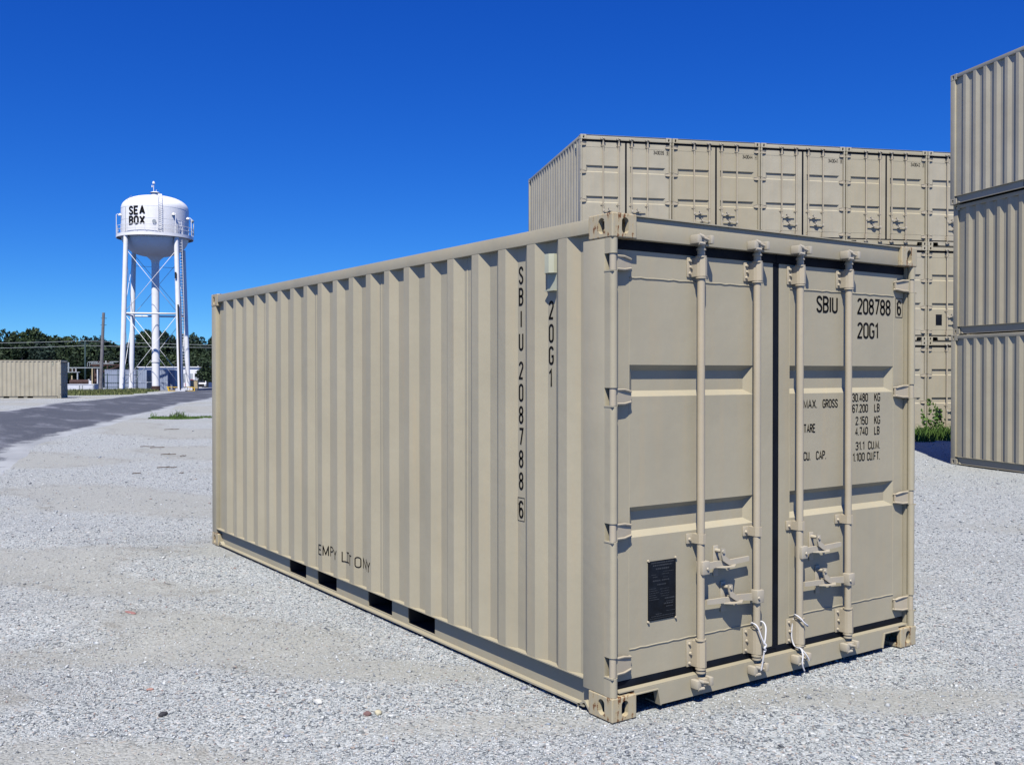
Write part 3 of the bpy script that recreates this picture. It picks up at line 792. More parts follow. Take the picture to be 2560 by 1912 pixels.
        if k == 0:
            mb = MB(); mb.box(.280, .468, F - .0045, F - .0006, .437, .735, .001)
            pl = mb.build('data_plate', M['plate'], door)
            for x_, z_ in ((.281, .738), (.467, .738), (.467, .434), (.281, .434)):
                mb = MB(); mb.cyl((x_, F - .001, z_), (x_, F - .010, z_), .0075, .005, n=10)
                mb.build('rivet', M['hardware'], pl)
            if full:
                mb = MB(); rr = random.Random(3)
                rows = [(.722, .30, .45, .006), (.708, .31, .44, .007), (.690, .33, .42, .008), (.676, .38, .45, .003), (.664, .30, .33, .004), (.664, .37, .42, .004), (.652, .31, .34, .005), (.648, .38, .41, .003),
                        (.632, .31, .36, .007), (.632, .37, .42, .007), (.612, .34, .40, .006)] + [(.596 - i * .011, .285, .285 + .045 + .01 * (i % 3), .003) for i in range(6)] + [(.590 - i * .012, .36 + .005 * (i % 2), .42, .003) for i in range(4)] + \
                       [(.538, .39, .455, .007), (.524, .40, .45, .004), (.512, .385, .45, .007), (.498, .40, .445, .005), (.476, .40, .46, .003), (.466, .33, .37, .004), (.456, .30, .46, .004), (.446, .29, .45, .003)]
                for z_, a, b, h in rows:
                    x_ = a
                    while x_ < b:
                        ww = rr.uniform(.004, .012)
                        mb.add([(x_, F - .0056, z_), (min(b, x_ + ww), F - .0056, z_), (min(b, x_ + ww), F - .0056, z_ + h), (x_, F - .0056, z_ + h)], [(0, 1, 2, 3)])
                        x_ += ww + rr.uniform(.0015, .004)
                flat_link(mb, 'plate_print', M['platetext'], pl)
    return root

def door_text(door_obj, items, boxes=(), name='lettering'):
    fn = lambda u, v: (u, FACE - .0016, v)
    for s, u0, u1, v0, h in items:
        mb = MB(); text_mesh(mb, s, u0, v0, h, fn, width=u1 - u0, th=0.138, w=0.38); flat_link(mb, name, M['ink'], door_obj)
    for b in boxes:
        mb = MB(); frame_mesh(mb, *b, .0035, fn); flat_link(mb, 'lettering_frame', M['ink'], door_obj)

def kids(root, nm): return [c for c in root.children if c.name.split('.')[0] == nm]

# ---- the main container
main = make_container(2.438)
tag(main, 'large beige shipping container alone on gravel in the foreground, lettered doors facing the camera', 'shipping container')
dL, dR = kids(main, 'door')
door_text(dR, [('SBIU', 1.562, 1.752, 2.016, .097), ('208788', 1.932, 2.256, 2.018, .097), ('6', 2.319, 2.362, 2.022, .094),
               ('20G1', 1.933, 2.135, 1.875, .097),
               ('MAX.', 1.452, 1.573, 1.472, .050), ('GROSS', 1.618, 1.755, 1.472, .050), ('TARE', 1.453, 1.557, 1.334, .050),
               ('CU.', 1.453, 1.515, 1.178, .050), ('CAP.', 1.561, 1.653, 1.178, .050),
               ('30.480', 1.886, 2.037, 1.502, .050), ('KG', 2.097, 2.156, 1.502, .050), ('67.200', 1.888, 2.037, 1.438, .050), ('LB', 2.097, 2.150, 1.438, .050),
               ('2.150', 1.918, 2.037, 1.365, .050), ('KG', 2.097, 2.156, 1.365, .050), ('4.740', 1.916, 2.037, 1.302, .050), ('LB', 2.097, 2.150, 1.302, .050),
               ('31.1', 1.918, 2.004, 1.216, .050), ('CU.M.', 2.038, 2.156, 1.216, .050), ('1.100', 1.894, 2.007, 1.150, .050), ('CU.FT.', 2.028, 2.156, 1.150, .050)],
          boxes=[(2.306, 2.374, 2.012, 2.127)])
sp0 = kids(main, 'side_panel')[0]
mb = MB()
def colfn(yc): return lambda u, v: (.003 + DEP - .0016, yc - u, v)
for ch, z in zip('SBIU2087886', (2.204, 2.088, 1.967, 1.843, 1.687, 1.566, 1.445, 1.326, 1.205, 1.084, .929)):
    wd = .016 if ch == 'I' else .044
    text_mesh(mb, ch, -wd / 2, z - .049, .098, colfn(.811), width=None if ch == 'I' else wd, th=.125)
flat_link(mb, 'lettering', M['ink'], sp0)
mb = MB(); frame_mesh(mb, -.031, .031, .929 - .062, .929 + .064, .003, colfn(.811)); flat_link(mb, 'lettering_frame', M['ink'], sp0); mb = MB()
for ch, z in zip('20G1', (2.001, 1.88, 1.764, 1.646)):
    text_mesh(mb, ch, -.022, z - .049, .098, colfn(.536), width=.030 if ch == '1' else .044, th=.125)
flat_link(mb, 'lettering', M['ink'], sp0)
mb = MB(); fn = lambda u, v: (.003 + side_depth(-u) - .0022, -u, v)
for word in ((('E', 3.470), ('M', 3.400), ('P', 3.333), ('T', 3.262), ('Y', 3.196)), (('L', 3.092), ('|', 3.050), ('F', 2.990), ('T', 2.940)), (('O', 2.843), ('N', 2.770), ('L', 2.700), ('Y', 2.642))):
    mb = MB()
    for ch, y in word: text_mesh(mb, ch, -y, .286, .079, fn, width=None if ch == 'I' else .054, th=.105, sub=.006)
    flat_link(mb, 'lettering', M['ink'], sp0)

def smooth(P, k=5):
    P = [Vector(p) for p in P]; out = []
    for i in range(len(P) - 1):
        a, b, c, d = P[max(i - 1, 0)], P[i], P[i + 1], P[min(i + 2, len(P) - 1)]
        for q in range(k):
            t = q / k; out.append(.5 * ((2 * b) + (c - a) * t + (2 * a - 5 * b + 4 * c - d) * t * t + (3 * b - a - 3 * c + d) * t ** 3))
    return out + [P[-1]]
# ---- white cord ties on the locking bars
mb = MB(); x = 1.018
mb.tube(smooth([(x - .02, .034, .330), (x - .032, .006, .338), (x - .030, -.020, .325), (x - .016, -.036, .27), (x - .004, -.044, .235)]), .0042)
mb.tube(smooth([(x + .02, .034, .330), (x + .036, .006, .338), (x + .034, -.020, .315), (x + .014, -.036, .265), (x - .004, -.044, .235)]), .0042)
mb.tube(smooth([(x - .02, .034, .330), (x, .040, .331), (x + .02, .034, .330)]), .0042)
mb.tube(smooth([(x - .006, -.044, .24), (x + .003, -.05, .228), (x - .008, -.05, .215), (x + .001, -.048, .203), (x - .008, -.046, .194)]), .0062)
mb.tube(smooth([(x - .006, -.046, .20), (x - .014, -.044, .15), (x - .020, -.042, .115), (x - .024, -.040, .098)]), .0042)
tag(mb.build('cord_tie', M['rope']), 'white knotted cord looped round the inner locking bar of the left door', 'cord')
mb = MB(); x = 1.365
mb.tube(smooth([(x - .015, .036, .328), (x - .032, .010, .334), (x - .030, -.018, .322), (x - .012, -.032, .296), (x + .020, -.028, .276), (x + .040, -.006, .268), (x + .036, .020, .285), (x + .01, .038, .31), (x - .015, .040, .30), (x - .028, .044, .22), (x - .026, .030, .165), (x - .022, .000, .152)]), .0042)
mb.tube(smooth([(x - .022, .000, .152), (x - .026, -.02, .152), (x - .034, -.040, .125), (x - .046, -.046, .088), (x - .040, -.046, .06), (x - .028, -.046, .038)]), .0045)
mb.tube(smooth([(x - .022, .000, .152), (x - .024, -.022, .150), (x - .008, -.038, .125), (x + .006, -.044, .102), (x + .012, -.044, .086)]), .004)
tag(mb.build('cord_tie', M['rope']), 'white loose cord with frayed ends hanging from the inner locking bar of the right door', 'cord')

# ---- stacked containers: one prototype, copied
HT = 2.591
proto = make_container(HT, full=False)
first = [True]; _n = [0]
def place(loc, rz, label, group, cat='shipping container', plate=False):
    if first[0]: o = proto; first[0] = False
    else: o = copy_tree(proto, skip=() if plate else ('data_plate',))
    o.location = loc; o.rotation_euler = (0, 0, rz)
    tag(o, label, cat, group); _n[0] += 1
    if _n[0] == 1: return o
    pm = (M['paint'], M['paint_pale'], M['paint_tan'], M['paint_pale'])[(_n[0] * 7 // 3) % 4]
    for c in o.children_recursive:
        if c.type == 'MESH' and c.material_slots and c.material_slots[0].material == M['paint']:
            c.material_slots[0].link = 'OBJECT'; c.material_slots[0].material = pm
    return o
# row of stacks seen door-on, behind
TOPZ = 7.773 - .058
P0 = at(1451.7, 335, 1); d = (P0 - CAM); A0 = CAM + d * ((TOPZ - CAM.z) / d.z)
P1 = at(2314, 378.5, 1); d = (P1 - CAM); A4 = CAM + d * ((TOPZ - CAM.z) / d.z)
dirv = (A4 - A0); dirv.z = 0; ang = math.atan2(dirv.y, dirv.x); dirv.normalize()
PITCHX = 2.462
cols = ['leftmost', 'second', 'third', 'fourth', 'fifth', 'sixth']
nums = {0: ('340039', '9'), 1: ('340044', '4'), 2: ('340041', '8'), 3: ('340042', '3')}
lay = ['bottom', 'middle', 'top']
for c in range(6):
    for l in range(3):
        p = A0 + dirv * (PITCHX * c); z = -.058 + l * HT
        wh = {2: 'topmost', 1: 'middle', 0: 'lowest'}[l]
        lab = f'beige container seen door-on, {wh} of the {cols[c]} stack in the row behind'
        if l == 2 and c in nums: lab = f'beige container numbered {nums[c][0]} on its right door, top of the row behind'
        o = place((p.x, p.y, z), ang, lab, 'beige containers stacked three high in the row behind', plate=(c == 4 and l < 2))
        if l == 2 and c in nums or (c == 3 and l == 0):
            dd = kids(o, 'door')[1]; n_, ck = nums[c] if l == 2 else ('  3113', '1')
            if l == 2:
                door_text(dd, [(n_, 1.96, 2.25, 2.165, .10), (ck, 2.325, 2.36, 2.168, .092)], boxes=[(2.31, 2.376, 2.155, 2.275)])
# right hand stack, long sides to the camera
S0 = Vector((15.45, 7.80, -.165)); sang = R(-19.47)
sdir = Vector((math.sin(-sang), math.cos(sang), 0))
for l in range(3):
    off = [(.0, .0), (.035, -.02), (-.02, .02)][l]
    p = S0 - sdir * L_
    wh = ['lowest', 'middle', 'topmost'][l]
    place((p.x + off[0], p.y + off[1], S0.z + l * HT), sang, f'{wh} beige container of the right-edge stack, corrugated long side showing',
          'beige containers stacked three high at the right edge')
# lone container across the road
rt = Vector((math.cos(YAW), -math.sin(YAW), 0)); al = R(14.6)
ev = rt * math.cos(al) + Vector((math.sin(YAW), math.cos(YAW), 0)) * math.sin(al)   # door end looks this way
cc = at(152.8, 993.2, 1) - CAM; cpos = CAM + cc * (-CAM.z / cc.z)
place((cpos.x, cpos.y, gz(cpos.x, cpos.y)), math.atan2(ev.y, ev.x) + math.pi / 2, 'lone beige container with its long side lit, standing across the road at the left edge', None)

# ------------------------------------------------------------------ water tower
TC = at(389.5, 931.6, 95.0); TX, TY = TC.x, TC.y
tower = empty('water_tower', (TX, TY, 0), 0)
tag(tower, 'white water tower on tall legs with black lettering on its tank', 'water tower')
k95 = 95.0 / FPX
vdir = Vector((TX - CAM.x, TY - CAM.y, 0)).normalized(); lat = Vector((vdir.y, -vdir.x, 0))
zof = lambda py: CAM.z + (931.6 - py) * k95
kl = k95 * math.cos(R(19.8))
RT_ = 85 * kl
ztop, zsh, zplat, zbow, zris = zof(491.5), zof(527), zof(591), zof(641), zof(652)
prof = [(0.01, ztop)]
for i in range(1, 15):
    a = i / 14 * math.pi / 2; prof.append((RT_ * math.sin(a) ** .82, zsh + (ztop - zsh) * math.cos(a) ** .9 if i < 14 else zsh))
prof += [(RT_, zplat)]
for i in range(1, 13):
    a = i / 12 * math.pi / 2 * .86; prof.append((RT_ * math.cos(a) ** .75, zplat - (zplat - zbow) * math.sin(a) / math.sin(math.pi / 2 * .86)))
rr_ = 9.8 * kl
r_end = prof[-1][0]
prof += [(rr_ * 2.2, zbow - .05), (rr_ * 1.5, zof(648)), (rr_ * 1.12, zris), (rr_, zof(658))]
mb = MB(); mb.lathe(prof, n=56)
for zz_ in (zsh, zsh - 1.15): mb.lathe([(RT_ - .01, zz_ + .02), (RT_ + .012, zz_), (RT_ - .01, zz_ - .02)], n=56)
mb.build('tank', M['white'], tower)
mb = MB(); mb.cyl((0, 0, 0.0), (0, 0, zof(657)), rr_, n=28); mb.lathe([(rr_ + .01, zof(905)), (rr_ + .05, zof(905)), (rr_ + .05, zof(901)), (rr_ + .01, zof(901))], n=28)
mb.build('riser', M['white'], tower)
mb = MB(); mb.cyl((0, 0, -.1), (0, 0, .42), rr_ + .05, n=28); mb.build('riser_base', M['rust'], tower)
# platform
RP = 97 * kl; mb = MB()
mb.lathe([(RT_ - .02, zplat - .02), (RP, zplat - .02), (RP, zplat - .30), (RP - .05, zplat - .30), (RP - .05, zplat - .10), (RT_ - .02, zplat - .10)], n=56)
mb.build('platform', M['white'], tower)
mb = MB()
for hh in (.38, .74): mb.tube([((RP - .04) * math.cos(t), (RP - .04) * math.sin(t), zplat + hh) for t in [2 * math.pi * i / 48 for i in range(49)]], .022, 6)
for i in range(24):
    t = 2 * math.pi * i / 24; mb.cyl(((RP - .04) * math.cos(t), (RP - .04) * math.sin(t), zplat - .02), ((RP - .04) * math.cos(t), (RP - .04) * math.sin(t), zplat + .74), .022, n=6)
mb.build('railing', M['white'], tower)
def tp(a, b, z): return lat * a - vdir * b + Vector((0, 0, z))
# lamps on short masts round the platform
for px_, s_, hgt in ((-95, .2, 2.6), (50, .75, 2.6), (90, .3, 2.4), (0, -1, 2.3)):
    a = px_ * kl; b = math.sqrt(max(0, RP * RP - a * a)) * (1 if s_ > 0 else -1); mb = MB()
    p = tp(a, b * .98, zplat); mb.cyl(p, p + Vector((0, 0, hgt * .68)), .035, n=6)
    q = p + Vector((0, 0, hgt * .68)); o_ = (Vector((0, 0, q.z)) - q).normalized() * .34
    mb.tube([q, q + o_ * .5 + Vector((0, 0, .12)), q + o_], .03, 6)
    mb.cyl(q + o_ + Vector((0, 0, .16)), q + o_ - Vector((0, 0, .04)), .08, .20, n=12)
    mb.build('floodlight', M['white'], tower)
mb = MB(); p = tp(97 * kl, 0, zplat + .2); mb.cyl(p, p + Vector((0, 0, 1.2)), .04, n=8)
mb.cyl(p + Vector((0, 0, 1.3)) - lat * .2, p + Vector((0, 0, 1.5)) - lat * .05, .16, n=10); mb.build('antenna', M['grey'], tower)
# four legs, struts, rods
base = [(-2.98, 2.35), (2.16, 3.0), (3.02, -2.35), (-2.28, -2.95)]
kt = .86; tops = []
zl = zof(607)
lg = []
for (a, b) in base:
    p = tp(a, b, 0); q = tp(a * kt, b * kt, zl + (.3 if b > 0 else -.4)); lg.append((p, q))
    mb = MB(); mb.cyl(p, q, .235, .215, n=20); mb.box(p.x - .35, p.x + .35, p.y - .35, p.y + .35, -.05, .22); mb.build('leg', M['white'], tower)
zst = zof(787)
def onleg(i, z): p, q = lg[i]; return p + (q - p) * (z / q.z)
for i in range(4):
    j = (i + 1) % 4; mb = MB()
    a, b = onleg(i, zst), onleg(j, zst); mb.cyl(a, b, .085, n=8)
    mb.build('strut', M['white'], tower)
    for za, zb_ in ((zst, zl - .9), (.5, zst)):
        for u_, v_ in ((i, j), (j, i)):
            mb = MB(); mb.cyl(onleg(u_, za), onleg(v_, zb_), .022, n=6); mb.build('tie_rod', M['white'], tower)
a, b = onleg(2, zof(663)), onleg(3, zof(660)); mb = MB(); mb.cyl(a, b, .02, n=5); mb.build('strut', M['grey'], tower)
# ladders
def ladder(pts, wd, sd, nr_, r_=.022):
    mb = MB(); sd = sd.normalized() * wd / 2
    for s_ in (1, -1): mb.tube([p + sd * s_ for p in pts], r_, 5)
    tot = [0]
    for p, q in zip(pts, pts[1:]): tot.append(tot[-1] + (q - p).length)
    for i in range(nr_):
        t = (i + .5) / nr_ * tot[-1]; k = max(n for n in range(len(pts) - 1) if tot[n] <= t)
        c = pts[k] + (pts[k + 1] - pts[k]) * ((t - tot[k]) / (tot[k + 1] - tot[k])); mb.cyl(c - sd, c + sd, r_ * .7, n=5)
    return mb.build('ladder', M['white'], tower)
lx = 12 * kl; fr = math.sqrt(RT_ ** 2 - lx ** 2)
pts = [tp(lx, fr + .12, zplat), tp(lx, fr + .12, zsh - .1), tp(lx, fr * .93 + .12, zsh + .75), tp(lx, fr * .72 + .1, zsh + 1.12), tp(lx, fr * .3, ztop + .1)]
ladder(pts, .32, lat, 30)
p0_, q0_ = onleg(1, .3), onleg(1, zl)
o2 = lat * .36 + vdir * .1
ladder([p0_ + o2 + Vector((0, 0, 2.2)), q0_ + o2, q0_ + o2 * .9 + Vector((0, 0, 1.8))], .30, lat, 50, .022)
mb = MB(); mb.tube([p0_ + lat * .27 + vdir * .1, p0_ + (q0_ - p0_) * .62 + lat * .27 + vdir * .1], .05, 6); mb.build('conduit', M['grey'], tower)
mb = MB(); mb.tube([onleg(1, .1) - vdir * .33 + lat * .0, onleg(1, zof(765)) - vdir * .33], .075, 8); mb.build('drain_pipe', M['dark'], tower)
for zz in (zof(690), zof(697)):
    mb = MB(); p = onleg(1, zz) - vdir * .28 - lat * .15; mb.box(p.x - .07, p.x + .07, p.y - .07, p.y + .07, zz - .16, zz + .16); mb.build('junction_box', M['dark'], tower)
# roof fittings
mb = MB(); mb.cyl((0, 0, ztop - .05), (0, 0, ztop + .32), .42, .34, n=16); mb.cyl((0, 0, ztop + .32), (0, 0, ztop + .42), .5, .3, n=16)
mb.cyl(tp(-.12, 0, ztop + .3), tp(-.12, 0, ztop + 1.25), .035, n=6); mb.cyl(tp(-.12, 0, ztop + 1.2), tp(-.12, 0, ztop + 1.42), .13, .09, n=10)
mb.cyl(tp(-.26, 0, ztop + .85), tp(-.26, 0, ztop + 1.05), .06, n=8); mb.cyl(tp(-.26, 0, ztop + .95), tp(-.12, 0, ztop + .95), .02, n=5)
mb.tube([tp(.1, .1, ztop + .3), tp(.12, .1, ztop + .62)], .03, 6)
mb.build('roof_vent', M['white'], tower)
# lettering wrapped round the tank
phi0 = -R(48)
def tfn(u, v):
    ph = u / RT_ ; a = math.sin(ph) * (RT_ + .03); b = math.cos(ph) * (RT_ + .03); return tuple(tp(a, b, v))
mb = MB(); zt_ = zof(528.5)
for s_, zt2 in (('SEA', zof(549.3)), ('BOX', zof(573))):
    mb = MB(); text_mesh(mb, s_, -RT_ * R(48), zt2, .84, tfn, width=1.70, w=.50, th=.20, gap=.30, sub=.08); flat_link(mb, 'lettering', M['ink'], tower)
mb = MB()
for th_, z0, z1, r_ in ((-1.0, zplat, zsh + .4, .018),):
    mb.tube([tp(math.sin(th_) * (RT_ + .02), math.cos(th_) * (RT_ + .02), z0), tp(math.sin(th_) * (RT_ + .02), math.cos(th_) * (RT_ + .02), zsh - .1), tp(math.sin(th_) * RT_ * .93, math.cos(th_) * RT_ * .93, zsh + .75), tp(math.sin(th_) * RT_ * .8, math.cos(th_) * RT_ * .8, zsh + 1.08)], r_, 5)
mb.build('cable', M['grey'], tower)
mb = MB(); a = -2.5 * kl; b = math.sqrt(RT_ ** 2 - a * a) + .01
q = tp(a, b, zof(565)); mb.cyl(q, q + (-vdir) * .09, .16, .18, n=14); mb.build('hatch', M['grey'], tower)

# ------------------------------------------------------------------ things round the tower
def ground_at(px, D):
    p = at(px, 931.6, D); return Vector((p.x, p.y, gz(p.x, p.y)))
def yawmat(p, ang_): return Matrix.Translation(p) @ Matrix.Rotation(ang_, 4, 'Z')
FACEA = -YAW                                         # box fronts squarely facing the yard
# weathered wooden pole
p = ground_at(250.6, 88); r = empty('utility_pole', p); tag(r, 'weathered wooden utility pole without wires, left of the water tower', 'utility pole')
mb = MB(); mb.cyl((0, 0, -.3), (lat.x * .30, lat.y * .30, CAM.z + (931.6 - 781) * 88 / FPX - p.z), .165, .115, n=14); mb.build('shaft', M['wood'], r)
mb = MB()
for zz in (4.4, 6.0, 6.6): mb.cyl(lat * (.05 * zz) - lat * .26 + Vector((0, 0, zz)), lat * (.05 * zz) + lat * .24 + Vector((0, 0, zz)), .02, n=5)
mb.build('bolt', M['dark'], r)
p = ground_at(213, 150); r = empty('power_pole', p); tag(r, 'thin dark power pole against the trees, carrying two wires', 'utility pole')
zt_ = CAM.z + (931.6 - 853) * 150 / FPX - p.z
mb = MB(); mb.cyl((0, 0, -.3), (0, 0, zt_), .13, .10, n=8); mb.build('shaft', M['greendark'], r)
mb = MB(); mb.cyl(-rt * .5 + Vector((0, 0, zt_ - .35)), rt * .5 + Vector((0, 0, zt_ - .35)), .06, n=5); mb.build('crossarm', M['greendark'], r)
for nm_, ys_ in (('upper', (857.5, 851.5, 862)), ('lower', (870.5, 863.5, 868))):
    pts = []
    for i in range(33):
        t = i / 32; px_ = -260 + t * 473; sag = 1.0 * 4 * t * (1 - t)
        pts.append(at(px_, ys_[0] + (ys_[1] - ys_[0]) * t ** 2 + sag, 150))
    for i in range(1, 33):
        t = i / 32; pts.append(at(213 + t * 420, ys_[1] + (ys_[2] - ys_[1]) * min(1, t * 1.3) + 3 * t * (1 - t), 150 + 10 * t))
    mb = MB(); mb.tube(pts, .028, 5)
    tag(mb.build('power_line', M['cable']), f'{nm_} pale power line strung across the trees to the thin power pole', 'power line')
# low white trough and its dark end
p = ground_at(203, 93); r = empty('storage_trough', p, FACEA); tag(r, 'low whitish concrete trough in front of the substation, left of the wooden pole', 'trough')
mb = MB(); mb.box(-1.42, 1.2, 0, 1.0, 0, .60, .02); mb.box(-1.46, 1.24, -.03, 1.03, .60, .68, .01); mb.build('body', M['concrete'], r)
mb = MB()
for x_ in (-.16, .10, 1.13): mb.box(x_ - .035, x_ + .035, -.06, -.001, 0, .62)
mb.build('bracket', M['grey'], r)
p = ground_at(242, 95); mb = MB(); mb.box(-.30, .32, -.3, .3, 0, .62, .03); mb.box(-.22, .24, -.22, .22, .62, .70)
o = mb.build('equipment_cabinet', M['greendark']); o.location = p; o.rotation_euler = (0, 0, FACEA); tag(o, 'small dark green cabinet between the whitish trough and the wooden pole', 'cabinet')
# substation frame
p = ground_at(235, 104); r = empty('substation_frame', p, FACEA); tag(r, 'open steel substation frame with insulators and curved pipes behind the wooden pole', 'substation frame')
m_ = 104 / FPX; zz = lambda py: CAM.z + (931.6 - py) * m_ - p.z; xx = lambda px: (px - 235) * m_
for px_, y0, y1, mt in ((171.5, 905, 931, 'grey'), (180, 938, 976, 'tan'), (194, 930, 976, 'grey'), (231, 918, 976, 'tan'), (244, 922, 976, 'concrete'), (237, 905, 976, 'rust'), (269, 905, 976, 'rust'), (256, 912, 976, 'grey')):
    mb = MB(); mb.box(xx(px_) - .06, xx(px_) + .06, -.06, .06, max(0, zz(y1)), zz(y0)); mb.build('post', M[mt], r)
for a_, b_, y_, h_, mt in ((169, 250, 918.5, .09, 'grey'), (169, 200, 929.5, .07, 'grey'), (225, 300, 911.5, .12, 'rust'), (228, 285, 908, .08, 'grey'), (232, 262, 914, .08, 'rust')):
    mb = MB(); mb.box(xx(a_), xx(b_), -.09, .09, zz(y_) - h_ / 2, zz(y_) + h_ / 2); mb.build('beam', M[mt], r)
for px_ in (219, 224, 229.5, 236, 242, 270, 275, 280):
    mb = MB(); h0 = zz(915); h1 = zz(904)
    mb.tube([(xx(px_), 0, h0), (xx(px_), 0, h1 - .12), (xx(px_) + .06, 0, h1 - .03), (xx(px_) + .18, 0, h1), (xx(px_) + .7, 0, h1 + .02)], .032, 6); mb.build('curved_pipe', M['grey'], r)
for i, px_ in enumerate((176, 181, 186, 190, 246, 252, 259, 265, 272)):
    mb = MB(); zb = zz(928) if i < 4 else zz(909)
    for q in range(4): mb.cyl((xx(px_), 0, zb + q * .09), (xx(px_), 0, zb + q * .09 + .05), .09, .04, n=8)
    mb.build('insulator', M['concrete'] if i % 2 else M['rust'], r)
mb = MB(); mb.cyl((xx(234), 0, zz(937)), (xx(250), 0, zz(922)), .035, n=6); mb.cyl((xx(256), 0, zz(930)), (xx(300), 0, zz(914)), .09, n=6); mb.build('brace', M['rust'], r)
mb = MB()
for q in range(3): mb.cyl((xx(239) , .1, .2 + q * .5), (xx(240), .1, .65 + q * .5), .22, .16, n=8)
mb.build('transformer', M['rust'], r)
for i, (px_, w_) in enumerate(((184, .28), (201, .30), (209, .3), (216, .25))):
    pp = ground_at(px_, 99); mb = MB(); mb.cyl((-w_ * 1.2, 0, .55 + .26), (w_ * 1.2, 0, .55 + .26), .26, n=14); mb.cyl((-w_ * .7, 0, 0), (-w_ * .7, 0, .7), .05, n=6); mb.cyl((w_ * .7, 0, 0), (w_ * .7, 0, .7), .05, n=6)
    o = mb.build('pipe_drum', M['rust']); o.location = pp; o.rotation_euler = (0, 0, FACEA)
    tag(o, 'rusty horizontal drum on short stands behind the whitish trough', 'drum', 'rusty drums behind the trough')
pp = ground_at(223.5, 99); mb = MB(); mb.box(-.16, .16, -.15, .15, 0, .95, .03); mb.cyl((-.05, 0, .95), (-.05, 0, 1.1), .09, n=8); o = mb.build('meter_box', M['carwhite']); o.location = pp
tag(o, 'small white meter box beside the rusty drums', 'meter box')
# blue grey steel bins, two high
def steel_bin(px0, px1, D, zlo, zhi, label):
    c = ground_at((px0 + px1) / 2, D); w_ = (px1 - px0) / FPX * D; r = empty('steel_bin', (c.x, c.y, c.z + zlo), FACEA)
    tag(r, label, 'steel bin', 'blue grey steel bins stacked behind the water tower legs')
    h = zhi - zlo; mb = MB(); x = -w_ / 2 + .05; pr = []
    while x < w_ / 2 - .05: pr += [(x, 0), (x + .07, 0), (x + .09, .03), (x + .15, .03)]; x += .18
    pr.append((w_ / 2 - .04, 0)); vs = []; fs = []
    for a, b in pr: vs += [(a, b, .02), (a, b, h - .02)]
    for i in range(len(pr) - 1): fs.append((2 * i, 2 * i + 2, 2 * i + 3, 2 * i + 1))
    mb.add(vs, fs); mb.box(-w_ / 2 + .03, w_ / 2 - .03, .04, 2.2, .03, h - .03); mb.build('body', M['bluegrey'], r)
    mb = MB()
    for a in (-w_ / 2, w_ / 2 - .06): mb.box(a, a + .06, -.02, .05, 0, h)
    mb.box(-w_ / 2 + .06, w_ / 2 - .06, -.015, .05, h - .05, h); mb.box(-w_ / 2 + .06, w_ / 2 - .06, -.015, .05, 0, .05)
    mb.build('frame', M['bluegrey'], r); return r
zb1 = 1.675 - (953.5 - 931.6) * 101 / FPX; ztp = 1.675 + (931.6 - 921.5) * 101 / FPX
for i, (a, b, D, nm_) in enumerate(((262, 312, 101, 'leftmost'), (313.5, 366.5, 101, 'second from left'), (379, 419, 101, 'rightmost'))):
    steel_bin(a, b, D, 0, zb1 - .02, f'blue grey steel bin, lower one of the {nm_} stack behind the tower legs')
    steel_bin(a, b, D, zb1, ztp, f'blue grey steel bin, upper one of the {nm_} stack behind the tower legs')
steel_bin(419.6, 437, 101.6, 0, ztp - .02, 'tall narrow blue grey box added for the shaded right end face of the stacked bins')  # added box, stands for the shaded end face of the rightmost bins
# pipe railing in front of the bins
p = ground_at(300, 97.5); r = empty('pipe_railing', p, FACEA); tag(r, 'dark pipe railing in front of the blue grey bins', 'railing')
m_ = 97.5 / FPX; zz = lambda py: CAM.z + (931.6 - py) * m_ - p.z; xx = lambda px: (px - 300) * m_
for px_ in (268.5, 295, 340.5, 344):
    mb = MB(); mb.cyl((xx(px_), 0, 0), (xx(px_), 0, zz(924 if px_ > 290 else 933)), .045, n=8); mb.build('post', M['greendark'], r)
for y_ in (936.5, 956.5, 967):
    mb = MB(); mb.cyl((xx(258), 0, zz(y_)), (xx(344), 0, zz(y_ + .5)), .026, n=6); mb.build('rail', M['greendark'], r)
# long white building far behind
p = ground_at(430, 193); r = empty('white_building', p, FACEA - R(4)); tag(r, 'long low white building partly hidden behind the water tower', 'building')
m_ = 193 / FPX; xx = lambda px: (px - 430) * m_; H_ = CAM.z + (931.6 - 918.3) * m_ - p.z
mb = MB(); mb.box(xx(344), xx(506), 0, 14, 0, H_); mb.build('wall', M['roofwhite'], r)
mb = MB(); mb.box(xx(342), xx(508), -.25, 14.3, H_, H_ + .18); mb.box(xx(497), xx(508), -.3, 1.5, H_ + .18, H_ + .45); mb.build('roof', M['roofwhite'], r)
for i in range(9):
    x0 = xx(350 + i * 17.3); mb = MB(); mb.box(x0, x0 + .95, -.06, -.003, 1.2, 2.9); mb.build('bay_door', M['grey'], r)
